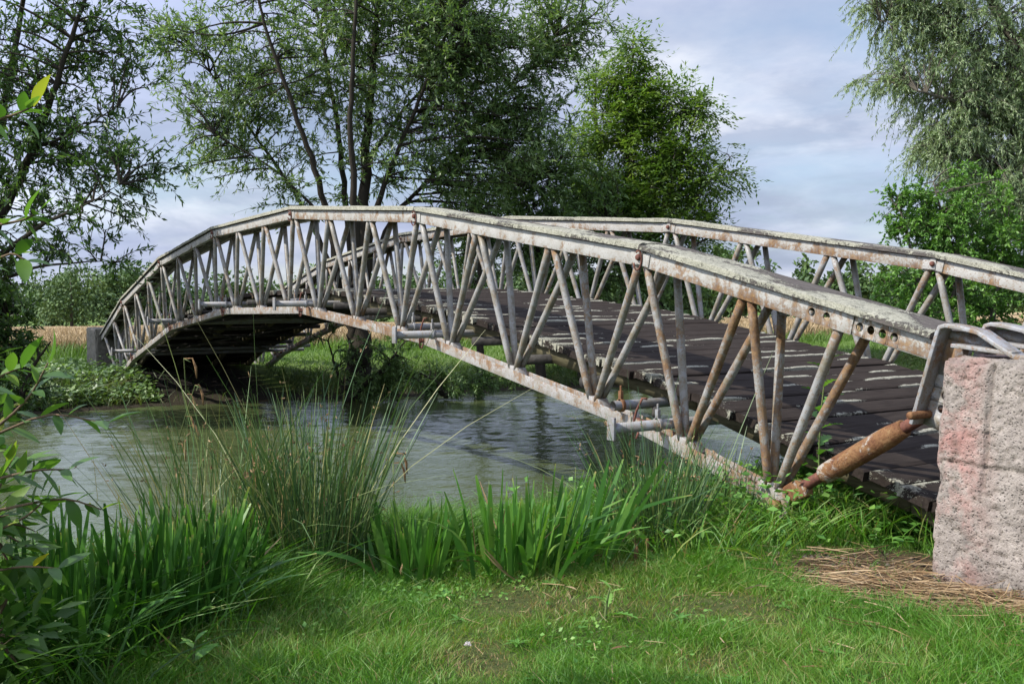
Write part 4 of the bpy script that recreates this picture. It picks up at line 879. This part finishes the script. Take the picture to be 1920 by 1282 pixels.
STRAW = m_leaf('dry_straw', [(0.080, 0.042, 0.018), (0.224, 0.144, 0.072), (0.320, 0.228, 0.122), (0.368, 0.281, 0.173)], 0.1, 0.75, (1, 1, 1), 0.2)
STEM = m_simple('green_stem', (0.06, 0.10, 0.03), (0.14, 0.17, 0.06)); TWIG = m_simple('brown_twig', (0.06, 0.045, 0.025), (0.15, 0.10, 0.06))
BROWN = m_simple('brown_spike', (0.13, 0.07, 0.03), (0.30, 0.18, 0.08), 40)

rg = np.random.default_rng(21); N = 560000
X = rg.uniform(7.75, 12.6, N); Y = rg.uniform(-5.2, 2.6, N); s_ = X - shore_near(Y)
q_ = np.stack([X, Y, np.full(N, -2.4)], 1) - CAM; dz_ = q_ @ FX; px_ = 960 + FPX * (q_ @ RX) / np.maximum(dz_, 0.1)
keep = (s_ > 0.35) & (dz_ > 2.6) & (px_ > -420) & (px_ < 2350) & ~((X > 10.1) & (Y > -0.13) & (Y < 0.8))
dry = dry_patch(X, Y); br_ = bare(X, Y); shade = (Y > 0.5) & (X > 8.6)
keep &= rg.random(N) < (1 - 0.45 * dry) * (1 - 0.97 * br_) * np.where(shade, 0.35, 1.0) * (0.55 + 0.75 * fbm(X * 2.2, Y * 2.2, 81))
X, Y, s_, dry = X[keep], Y[keep], s_[keep], dry[keep]; n = len(X)
tall = 0.6 * smooth(2.3, 0.9, s_) + 0.5 * smooth(0.45, 0.68, fbm(X * 1.1 + 8, Y * 1.1, 82)) * smooth(3.0, 1.6, s_)
h = (0.030 + 0.125 * fbm(X * 3.1, Y * 3.1, 83, 3) ** 1.5 + 0.20 * tall) * rg.uniform(0.55, 1.35, n) * (1 - 0.55 * dry)
d = rg.normal(0, 0.33, (n, 3)) + np.stack([fbm(X * 2.4, Y * 2.4, 86) - 0.5, fbm(X * 2.4, Y * 2.4, 87) - 0.5, X * 0], 1) * 1.1; d[:, 2] = 1; bd = rg.normal(0, 0.40, (n, 3)); bd[:, 2] = -0.22
a_ = np.clip(0.10 + 0.50 * fbm(X * 1.3, Y * 1.3, 84) + rg.normal(0, 0.13, n) + 0.75 * dry * rg.random(n) ** 0.8 + np.where(rg.random(n) < 0.03, 0.45, 0), 0, 1)
mb = MB(); strips(mb, np.stack([X, Y, height(X, Y) - 0.008], 1), d, bd, h, rg.uniform(0.0018, 0.0036, n) * (1 + 0.5 * tall), 2, 0.0, attr=a_, rng=rg)
tag(mb.build('lawn_grass', GRASS), 'short green lawn grass on the near bank with dry worn patches', 'grass', kind='stuff')
# small broad leaves (clover, daisies' rosettes) low in the lawn
N = 9000; X = rg.uniform(8.4, 12, N); Y = rg.uniform(-4.6, 0.4, N); k = (rg.random(N) < smooth(0.48, 0.62, fbm(X * 2.1, Y * 2.1, 85))) & (bare(X, Y) < 0.5); X, Y = X[k], Y[k]; n = len(X)
D = rg.normal(0, 1, (n, 3)); D[:, 2] = np.abs(D[:, 2]) * 0.25; mb = MB()
leaves(mb, np.stack([X, Y, height(X, Y) + rg.uniform(0.015, 0.05, n)], 1), D, rg.normal(0, 0.3, (n, 3)) + [0, 0, 1.0], rg.uniform(0.012, 0.03, n), rg.uniform(0.010, 0.022, n), rg.random(n))
tag(mb.build('lawn_clover', LEAF_WEED), 'low clover leaves mixed into the lawn', 'ground cover', kind='stuff')
# rosettes of broad leaved lawn weeds
rg = np.random.default_rng(27); mb = MB()
for _ in range(48):
    x, y = rg.uniform(8.7, 11.2), rg.uniform(-3.6, 0.1)
    if bare(x, y) > 0.3: continue
    z = float(height(x, y)); a0 = rg.uniform(0, 6.28); L = 0.025 + 0.06 * rg.random() ** 2; tone = rg.random() * 0.5
    for i in range(rg.integers(4, 8)):
        a = a0 + i * 1.05 + rg.uniform(-.25, .25); leaf_shape(mb, [x, y, z + 0.012], [math.cos(a), math.sin(a), rg.uniform(0.25, 0.8)], [0, 0, 1], L * rg.uniform(0.7, 1.1), L * rg.uniform(0.24, 0.4), tone, 0.35, int(rg.integers(0, 2)) * 3)
tag(mb.build('lawn_weeds', LEAF_WEED), 'small broad leaved weeds scattered through the lawn', 'weeds', kind='stuff')
# dark tangle of rough grass along the shaded left end of the bank
N = 5200; X = rg.uniform(7.6, 9.6, N); Y = rg.uniform(-4.6, -2.7, N); k = rg.random(N) < smooth(9.9, 8.6, X + 0.9 * (Y + 3.4)); X, Y = X[k], Y[k]; n = len(X)
d = rg.normal(0, 0.35, (n, 3)); d[:, 2] = 1; bd = rg.normal(0, 0.6, (n, 3)); bd[:, 2] = -0.3; mb = MB()
strips(mb, np.stack([X, Y, height(X, Y) - 0.01], 1), d, bd, rg.uniform(0.15, 0.48, n), rg.uniform(0.004, 0.009, n), 4, 0.0, attr=np.clip(rg.normal(0.25, 0.22, n), 0, 1), rng=rg)
tag(mb.build('shaded_rough_grass', GRASS), 'rough dark grass tangled round the sedges at the left end of the near bank', 'grass', kind='stuff')
# straw and litter
def litter(n, cx, cy, sx_, sy_, l0, l1, seed, name, label):
    rg = np.random.default_rng(seed); X = cx + rg.normal(0, sx_, n); Y = cy + rg.normal(0, sy_, n)
    k = ~((X > 10.10) & (Y > -0.15)); X, Y = X[k], Y[k]; n = len(X)
    an = rg.normal(0.5, 0.75, n); d = np.stack([np.cos(an), np.sin(an), rg.normal(0.03, 0.10, n)], 1); bd = rg.normal(0, 0.12, (n, 3)); bd[:, 2] = -0.04
    mb = MB(); strips(mb, np.stack([X, Y, height(X, Y) + rg.uniform(0.003, 0.045, n)], 1), d, bd, rg.uniform(l0, l1, n), rg.uniform(0.0025, 0.006, n), 2, 0.7, attr=rg.random(n) ** 1.2, rng=rg)
    return tag(mb.build(name, STRAW), label, 'straw', kind='stuff')
litter(2100, 10.40, -0.38, 0.50, 0.21, 0.05, 0.26, 22, 'straw_litter', 'dry straw scattered on bare soil in front of the near concrete block')
litter(260, 9.7, -1.3, 0.9, 0.8, 0.03, 0.12, 23, 'dry_grass_litter', 'dry grass bits scattered over the worn lawn')
# soil crumbs
rg = np.random.default_rng(24); mb = MB()
for _ in range(420):
    x = 10.2 + rg.normal(0, 0.42); y = -0.28 + rg.normal(0, 0.2)
    if x > 10.1 and y > -0.14: continue
    r = rg.uniform(0.005, 0.018); z = float(height(x, y)) + r * 0.3; an = np.arange(6) * math.pi / 3
    ring = np.stack([x + r * np.cos(an) * rg.uniform(0.7, 1.2, 6), y + r * np.sin(an) * rg.uniform(0.7, 1.2, 6), np.full(6, z)], 1)
    V = np.vstack([ring, [[x, y, z + r * 0.8]], [[x, y, z - r]]]); j = np.arange(6)
    mb.add(V, np.stack([j, (j + 1) % 6, np.full(6, 6)], 1))
tag(mb.build('soil_crumbs', m_simple('soil_crumb', (0.03, 0.024, 0.018), (0.13, 0.105, 0.08), 20)), 'small clods and gravel on the bare soil by the near block', 'soil', kind='stuff')

def sedge_clump(px, py, rad, n, h0, h1, label, seed, lean=(0, 0), shade=0.0, wide=0.027):
    """a clump of strap shaped sedge or iris blades standing at the measured foot point"""
    rg = np.random.default_rng(seed); c = ground_at(px, py); an = rg.uniform(0, 2 * math.pi, n); r = rad * np.sqrt(rg.random(n))
    X = c[0] + r * np.cos(an); Y = c[1] + r * np.sin(an); Bp = np.stack([X, Y, height(X, Y) - 0.02], 1)
    o = np.stack([np.cos(an), np.sin(an), np.zeros(n)], 1); kk = rg.uniform(0.1, 1.0, n)[:, None] * (r / rad)[:, None]
    d = o * kk * 0.32 + rg.normal(0, 0.09, (n, 3)) + np.array([lean[0], lean[1], 0]); d[:, 2] = 1.0
    L = rg.uniform(h0, h1, n) * (0.75 + 0.25 * rg.random(n)); bent = rg.random(n) < 0.2
    bd = o * kk * 0.10 + np.where(bent[:, None], o * 0.55, 0) + rg.normal(0, 0.04, (n, 3)); bd[:, 2] = -0.04 - 0.38 * bent; L = L * np.where(bent, 1.1, 1)
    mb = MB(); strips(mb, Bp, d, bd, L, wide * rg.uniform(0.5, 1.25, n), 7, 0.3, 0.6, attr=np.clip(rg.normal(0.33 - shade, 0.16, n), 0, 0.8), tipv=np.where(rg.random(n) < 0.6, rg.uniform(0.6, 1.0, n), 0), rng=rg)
    root = empty('sedge_clump', c, label, 'sedge', 'sedge clumps along the near waterline')
    mb.build('blade', SEDGE, root)['kind'] = 'stuff'
    m2 = MB(); k = max(n // 3, 10); i = rg.integers(0, n, k); d2 = d[i] + rg.normal(0, 0.5, (k, 3)); d2[:, 2] = 0.5
    strips(m2, Bp[i], d2, rg.normal(0, 0.5, (k, 3)) - [0, 0, 0.4], rg.uniform(0.12, 0.36, k), np.full(k, 0.013), 4, 0.2, attr=rg.random(k), rng=rg)
    m2.build('dead_leaf', STRAW, root)['kind'] = 'stuff'
    return root
sedge_clump(775, 1085, 0.17, 62, 0.29, 0.47, 'left half of the bright strap leaved sedge row at the middle of the near bank', 31)
sedge_clump(985, 1075, 0.28, 120, 0.31, 0.58, 'tallest bright sedge clump at the middle of the near bank, its blades arching right', 32, (0.05, 0.10))
sedge_clump(1090, 1060, 0.14, 26, 0.32, 0.62, 'thin sedge clump leaning right between the bright clump and the small rushes', 33, (0.10, 0.28))
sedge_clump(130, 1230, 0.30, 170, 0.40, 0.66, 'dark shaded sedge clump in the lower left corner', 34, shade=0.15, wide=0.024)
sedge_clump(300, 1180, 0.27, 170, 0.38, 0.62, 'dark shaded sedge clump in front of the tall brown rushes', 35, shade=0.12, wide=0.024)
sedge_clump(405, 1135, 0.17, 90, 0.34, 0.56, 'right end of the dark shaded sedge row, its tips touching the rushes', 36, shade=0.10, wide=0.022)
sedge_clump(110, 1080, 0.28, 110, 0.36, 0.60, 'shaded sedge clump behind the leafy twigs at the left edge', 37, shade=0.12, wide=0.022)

def rush_clump(px, py, rad, n, h0, h1, label, seed, spread=0.3, tone=0.30):
    rg = np.random.default_rng(seed); c = ground_at(px, py); an = rg.uniform(0, 2 * math.pi, n); r = rad * np.sqrt(rg.random(n))
    X = c[0] + r * np.cos(an); Y = c[1] + r * np.sin(an); Bp = np.stack([X, Y, height(X, Y) - 0.03], 1)
    o = np.stack([np.cos(an), np.sin(an), np.zeros(n)], 1); d = o * (spread * rg.random(n) * r / rad)[:, None] + rg.normal(0, 0.13, (n, 3)); d[:, 2] = 1
    bd = rg.normal(0, 0.08, (n, 3)) + o * 0.08; bd[:, 2] = -0.03; bro = rg.random(n) < 0.14; bd[bro] += rg.normal(0, 0.5, (bro.sum(), 3)) - [0, 0, 0.4]
    L = rg.uniform(h0, h1, n) * (0.55 + 0.45 * rg.random(n) ** 0.6)
    root = empty('rush_clump', c, label, 'rushes', 'rush clumps on the near bank'); mb = MB()
    strips(mb, Bp, d, bd, L, rg.uniform(0.0042, 0.0072, n), 5, 0.25, 0.7, attr=np.clip(rg.normal(tone, 0.2, n), 0, 1), rng=rg)
    mb.build('stem', RUSHM, root)['kind'] = 'stuff'
    k = n // 4; i = rg.integers(0, n, k); tt_ = rg.uniform(0.78, 0.96, k); P = Bp[i] + d[i] * (L[i] * tt_)[:, None] + bd[i] * (L[i] * tt_ ** 2)[:, None]; m2 = MB()
    for _ in range(3): leaves(m2, P + rg.normal(0, 0.003, (k, 3)), rg.normal(0, 0.6, (k, 3)) + [0, 0, 0.5], rg.normal(size=(k, 3)), rg.uniform(0.014, 0.03, k), rg.uniform(0.005, 0.010, k), rg.random(k) * 0.6)
    m2.build('seed_head', STRAW, root)['kind'] = 'stuff'
    return root
rush_clump(590, 1075, 0.23, 600, 0.66, 1.10, 'tall dense clump of brown tipped rushes standing against the water', 41, 0.26)
rush_clump(420, 1075, 0.30, 300, 0.55, 1.10, 'looser tall rushes left of the dense rush clump, over the dark sedges', 42, 0.42, 0.34)
rush_clump(1225, 1020, 0.22, 420, 0.42, 0.75, 'low blue green rush clump beside the bridge end', 43, 0.42, 0.22)
rush_clump(1330, 985, 0.20, 170, 0.30, 0.62, 'short rush tuft under the lowest lattice node of the bridge', 44, 0.4, 0.25)
rush_clump(215, 1060, 0.28, 90, 0.5, 0.85, 'thin dark rushes behind the leafy twigs at the left', 45, 0.45, 0.55)

# tall rough grass and weeds under the end of the truss
rg = np.random.default_rng(46); N = 4200; X = rg.normal(8.95, 0.42, N); Y = rg.normal(0.25, 0.62, N)
k = (X - shore_near(Y) > 0.25) & (bare(X, Y) < 0.6) & ~((X > 10.1) & (Y > -0.13)); X, Y = X[k], Y[k]; n = len(X)
d = rg.normal(0, 0.3, (n, 3)); d[:, 2] = 1; bd = rg.normal(0, 0.5, (n, 3)); bd[:, 2] = -0.25; mb = MB()
strips(mb, np.stack([X, Y, height(X, Y) - 0.01], 1), d, bd, rg.uniform(0.12, 0.36, n), rg.uniform(0.004, 0.009, n), 4, 0.0, attr=np.clip(rg.normal(0.5, 0.22, n), 0, 1), rng=rg)
tag(mb.build('rough_grass', GRASS), 'rough yellowish tall grass round the foot of the near truss', 'grass', kind='stuff')
N = 1500; X = rg.normal(8.75, 0.35, N); Y = rg.normal(0.1, 0.5, N); k = (X - shore_near(Y) > 0.3); X, Y = X[k], Y[k]; n = len(X); mb = MB()
D = rg.normal(0, 1, (n, 3)); D[:, 2] = np.abs(D[:, 2]) * 0.3
leaves(mb, np.stack([X, Y, height(X, Y) + 0.30 * rg.random(n) ** 1.3 + 0.02], 1), D, rg.normal(0, 0.4, (n, 3)) + [0, 0, 1.0], rg.uniform(0.03, 0.075, n), rg.uniform(0.018, 0.04, n), rg.random(n))
tag(mb.build('nettle_weeds', LEAF_WEED), 'tangle of small leafy weeds below the low end of the near truss', 'weeds', kind='stuff')

def lobed_weed(base, top, nleaf, L, label, name='sow_thistle', seed=0, W=0.35, lobes=4):
    rg = np.random.default_rng(seed); base, top = np.array(base, float), np.array(top, float)
    root = empty(name, base, label, 'weed'); pts = curve(base, top, 0, 9, rg, 0.03)
    MB().tube(pts, np.linspace(0.007, 0.003, 9), 7).build('stem', STEM, root, smooth_=True)
    for i in range(nleaf):
        f = 0.15 + 0.85 * i / max(nleaf - 1, 1); p = np.array([np.interp(f, np.linspace(0, 1, 9), pts[:, c]) for c in range(3)]); an = i * 2.4 + rg.uniform(-.3, .3)
        d = np.array([math.cos(an), math.sin(an), 0.45 + 0.4 * f]); m_ = MB(); l_ = L * (1.15 - 0.6 * f) * rg.uniform(0.8, 1.15)
        leaf_shape(m_, p, d, np.array([0, 0, 1.0]) + rg.normal(0, 0.15, 3), l_, l_ * W, float(np.clip(rg.normal(0.5, 0.2), 0, 1)), 0.35, lobes); m_.build('leaf', LEAF_WEED, root)
    return root
gz = lambda x, y: float(height(x, y))
x, y = 9.02, 0.42
lobed_weed((x, y, gz(x, y)), (x + 0.03, y + 0.02, -1.52), 17, 0.19, 'tall sow thistle with toothed leaves growing up through the end of the near truss', seed=51, W=0.42)
for i, (px, py, hgt_, L, lab) in enumerate([(1135, 1165, 0.14, 0.13, 'pale thistle with two long prickly leaves in the middle of the lawn'), (228, 1235, 0.16, 0.15, 'grey green thistle in front of the dark sedges at lower left'), (150, 1275, 0.14, 0.15, 'thistle at the bottom left corner of the lawn'),
        (1590, 985, 0.30, 0.17, 'toothed weed in the shade under the rusty turnbuckle'), (1480, 1010, 0.22, 0.12, 'small sow thistle at the foot of the truss clevis'), (360, 1262, 0.12, 0.12, 'young dock with plain leaves near the bottom left')]):
    c = ground_at(px, py); lobed_weed(c, c + [0.02, 0.01, hgt_], 7 if i else 5, L, lab, 'thistle' if i in (0, 1, 2) else ('dock_plant' if i == 5 else 'sow_thistle'), 60 + i, 0.30, 0 if i == 5 else 5)
# ivy-like ground leaves beside the block
rg = np.random.default_rng(66); root = empty('bramble_patch', ground_at(1680, 1010), 'low bramble leaves beside the left edge of the near concrete block', 'bramble')
for i in range(34):
    c = ground_at(1690 + rg.normal(0, 34), 1012 + rg.normal(0, 12)); m_ = MB(); an = rg.uniform(0, 6.28)
    for q2 in (-0.8, 0, 0.8): leaf_shape(m_, c + [0, 0, rg.uniform(0.03, 0.12)], [math.cos(an + q2), math.sin(an + q2), 0.25], [0, 0, 1], 0.055, 0.042, float(rg.random() * 0.7), 0.2)
    m_.build('leaf', LEAF_WEED, root)

# sallow shrub whose twigs reach into the left of the view, its bulk outside to the left
rg = np.random.default_rng(67)
def sallow(limbs, label, n_leaf, L, seed, bulk=None):
    rg = np.random.default_rng(seed); base = np.array(limbs[0][0]); root = empty('sallow_shrub' if bulk is not None else 'sallow_shoot', base, label, 'shrub'); wood = MB(); lf = MB()
    for pts in limbs:
        pts = np.array(pts, float); t_ = np.linspace(0, len(pts) - 1, 14); P = np.stack([np.interp(t_, np.arange(len(pts)), pts[:, c]) for c in range(3)], 1)
        P[1:-1] = (P[:-2] + 2 * P[1:-1] + P[2:]) / 4; wood.tube(P, np.linspace(0.0075, 0.002, 14), 7)
        for j in range(n_leaf):
            f = 3 + (10.0 * j) / (n_leaf - 1); k = int(min(f, 12)); p = P[k] + (P[k + 1] - P[k]) * (f - k); tg = P[k + 1] - P[k]; tg /= np.linalg.norm(tg)
            a = j * 2.4 + rg.uniform(-.4, .4); sd = np.cross(tg, [0, 0, 1.0]); sd /= np.linalg.norm(sd); up = np.cross(sd, tg)
            d = tg * 0.7 + (sd * math.cos(a) + up * math.sin(a)) * 0.8; l_ = L * rg.uniform(0.6, 1.15)
            leaf_shape(lf, p, d, np.array([rg.normal(0, .4), rg.normal(0, .4), 1.0]), l_, l_ * rg.uniform(0.36, 0.48), float(np.clip(rg.normal(0.42, 0.22), 0, 1)), rg.uniform(0.05, 0.3))
    if bulk is not None:
        for c, r, n in bulk:
            u = rg.normal(size=(n, 3)); u /= np.linalg.norm(u, axis=1)[:, None]; P = np.array(c) + u * (rg.random(n) ** 0.4)[:, None] * np.array(r); D = u + rg.normal(0, .6, (n, 3))
            leaves(lf, P, D, rg.normal(0, .5, (n, 3)) + [0, 0, 1.0], L * rg.uniform(0.7, 1.2, n), L * 0.42 * rg.uniform(0.8, 1.2, n), np.clip(rg.normal(0.4, 0.2, n), 0, 1))
            for i in range(0, n, 9): wood.tube(curve(P[i] * 0.15 + np.array(c) * 0.85, P[i], 0.05, 4, rg), [0.006, 0.005, 0.003, 0.0015], 4, caps=False)
            wood.tube(curve(base, np.array(c), 0.1, 8, rg, 0.05), np.linspace(0.03, 0.01, 8), 7)
    wood.build('stem', TWIG, root, smooth_=True); lf.build('leaf', LEAF_SALLOW, root, smooth_=False)['kind'] = 'stuff'
    return root
bs_ = at(-420, 1100, 3.3); bs_[2] = gz(bs_[0], bs_[1]); A = lambda px, py, d: at(px, py, d)
sallow([[bs_, A(-300, 700, 3.0), A(-60, 240, 2.75), A(30, 215, 2.7), A(62, 200, 2.7)], [bs_, A(-300, 800, 3.0), A(-60, 430, 2.8), A(40, 415, 2.75), A(70, 400, 2.75)], [bs_, A(-250, 700, 3.0), A(-60, 520, 2.8), A(20, 470, 2.75), A(50, 490, 2.75)],
        [bs_, A(-260, 900, 3.0), A(-40, 830, 2.9), A(90, 770, 2.85), A(200, 795, 2.85)], [bs_, A(-200, 900, 3.0), A(0, 800, 2.9), A(60, 740, 2.85), A(90, 680, 2.8)], [bs_, A(-200, 960, 3.1), A(-20, 900, 3.0), A(70, 880, 2.95), A(130, 880, 2.95)],
        [bs_, A(-200, 1000, 3.1), A(-20, 960, 3.0), A(120, 930, 3.0), A(190, 955, 3.0)], [bs_, A(-200, 1060, 3.1), A(-40, 1010, 3.0), A(50, 970, 3.0), A(90, 930, 3.0)], [bs_, A(-220, 1100, 3.1), A(-60, 1080, 3.1), A(40, 1060, 3.1), A(110, 1065, 3.1)], [bs_, A(-250, 900, 3.0), A(-60, 740, 2.9), A(10, 700, 2.85), A(40, 690, 2.85)]],
       'sallow shrub at the left edge whose broad oval leaves reach into the view', 15, 0.092, 68,
       [(at(-330, 700, 3.6), (0.5, 0.6, 0.55), 900), (at(-300, 1000, 3.5), (0.4, 0.4, 0.4), 500), (at(-40, 980, 3.2), (0.14, 0.2, 0.26), 200), (at(-10, 1190, 3.2), (0.16, 0.2, 0.2), 200), (at(-560, 850, 3.6), (0.5, 0.6, 0.5), 800)])

# drooping sedge flower stalks over the rushes
def flower_stalk(px, py, dep, px2, py2, label, seed, heads):
    rg = np.random.default_rng(seed); a = ground_at(px, py); c = at(px2, py2, dep); root = empty('pendulous_sedge', a, label, 'sedge'); pts = curve(a, c, 0.03, 10, rg, 0.02)
    tip = c + [0.02, 0.03, -0.02]; MB().tube(np.vstack([pts, [tip]]), np.linspace(0.005, 0.0025, 11), 6).build('stem', STEM, root, smooth_=True)
    for i in range(heads):
        f = 9 - i * 1.0; p = pts[int(f)]; dx = rg.normal(0, 0.02, 3); hp = [p, p + [0.02 + dx[0], 0.03 + dx[1], 0.0], p + [0.03 + dx[0], 0.045 + dx[1], -0.05], p + [0.032 + dx[0], 0.048 + dx[1], -0.11]]
        MB().tube(hp, [0.002, 0.004, 0.0075, 0.003], 7).build('flower_spike', BROWN, root, smooth_=True)
flower_stalk(330, 1090, 5.6, 345, 672, 'tallest drooping brown sedge spikes standing above the left rushes', 91, 3)
flower_stalk(345, 1085, 5.5, 366, 722, 'second drooping sedge stalk just right of the tallest one', 92, 3)
flower_stalk(745, 1080, 5.5, 737, 850, 'arching sedge stalk with hanging spikes left of the bright sedge clump', 93, 2)
# broken brown stubs beside the low rushes, a white clover head, dead twigs in the lawn
for i, (px, py, hg, lab) in enumerate([(1192, 1052, 0.09, 'broken brown stub left of the low rushes'), (1243, 1030, 0.10, 'tallest broken stub in front of the low rushes'), (1213, 1040, 0.09, 'middle one of three broken stubs by the low rushes')]):
    c = ground_at(px, py); rg = np.random.default_rng(95 + i); an = np.linspace(0, 6.28, 9)[:-1]
    mb = MB().tube([c - [0, 0, 0.02], c + [0.004, 0.0, hg * 0.5], c + [0.012, -0.006, hg]], [0.014, 0.012, 0.008], 8)
    strips(mb, np.repeat((c + [0.01, -0.005, hg * 0.8])[None], 6, 0), rg.normal(0, .4, (6, 3)) + [0, 0, 1.0], rg.normal(0, .4, (6, 3)), rg.uniform(0.03, 0.06, 6), np.full(6, 0.006), 2, 0.3, rng=rg)
    tag(mb.build('dead_stub', BROWN), lab, 'stub', 'broken stubs by the rushes')
c = ground_at(877, 1237); rg = np.random.default_rng(98); mb = MB(); u = rg.normal(size=(60, 3)); u[:, 2] = np.abs(u[:, 2]) - 0.2; u /= np.linalg.norm(u, axis=1)[:, None]
leaves(mb, c + [0, 0, 0.055] + u * 0.003, u, rg.normal(size=(60, 3)), np.full(60, 0.012), np.full(60, 0.004), rg.random(60)); root = empty('clover_flower', c, 'single white clover flower in the lawn near the bottom edge', 'flower')
mb.build('flower_head', m_leaf('clover_white', [(0.55, 0.50, 0.48), (0.75, 0.72, 0.70)], 0.2, 0.6, (1, 1, 1)), root); MB().tube([c, c + [0, 0, 0.055]], 0.0014, 5).build('stem', STEM, root)
for i, (px, py, an, L, lab) in enumerate([(1060, 1112, 0.3, 0.06, 'pale dry wood chip lying in the grass before the bright sedges'), (1145, 1232, 1.4, 0.09, 'curled brown dead leaf stalk on the lawn near the bottom edge')]):
    c = ground_at(px, py) + [0, 0, 0.03]; e = np.array([math.cos(an), math.sin(an), 0.15]) * L
    mb = MB(); leaf_shape(mb, c, e, [0, 0, 1], L, 0.018, 0.9 if i == 0 else 0.1, 0.2); o = mb.build('dead_leaf', STRAW); tag(o, lab, 'dead leaf')
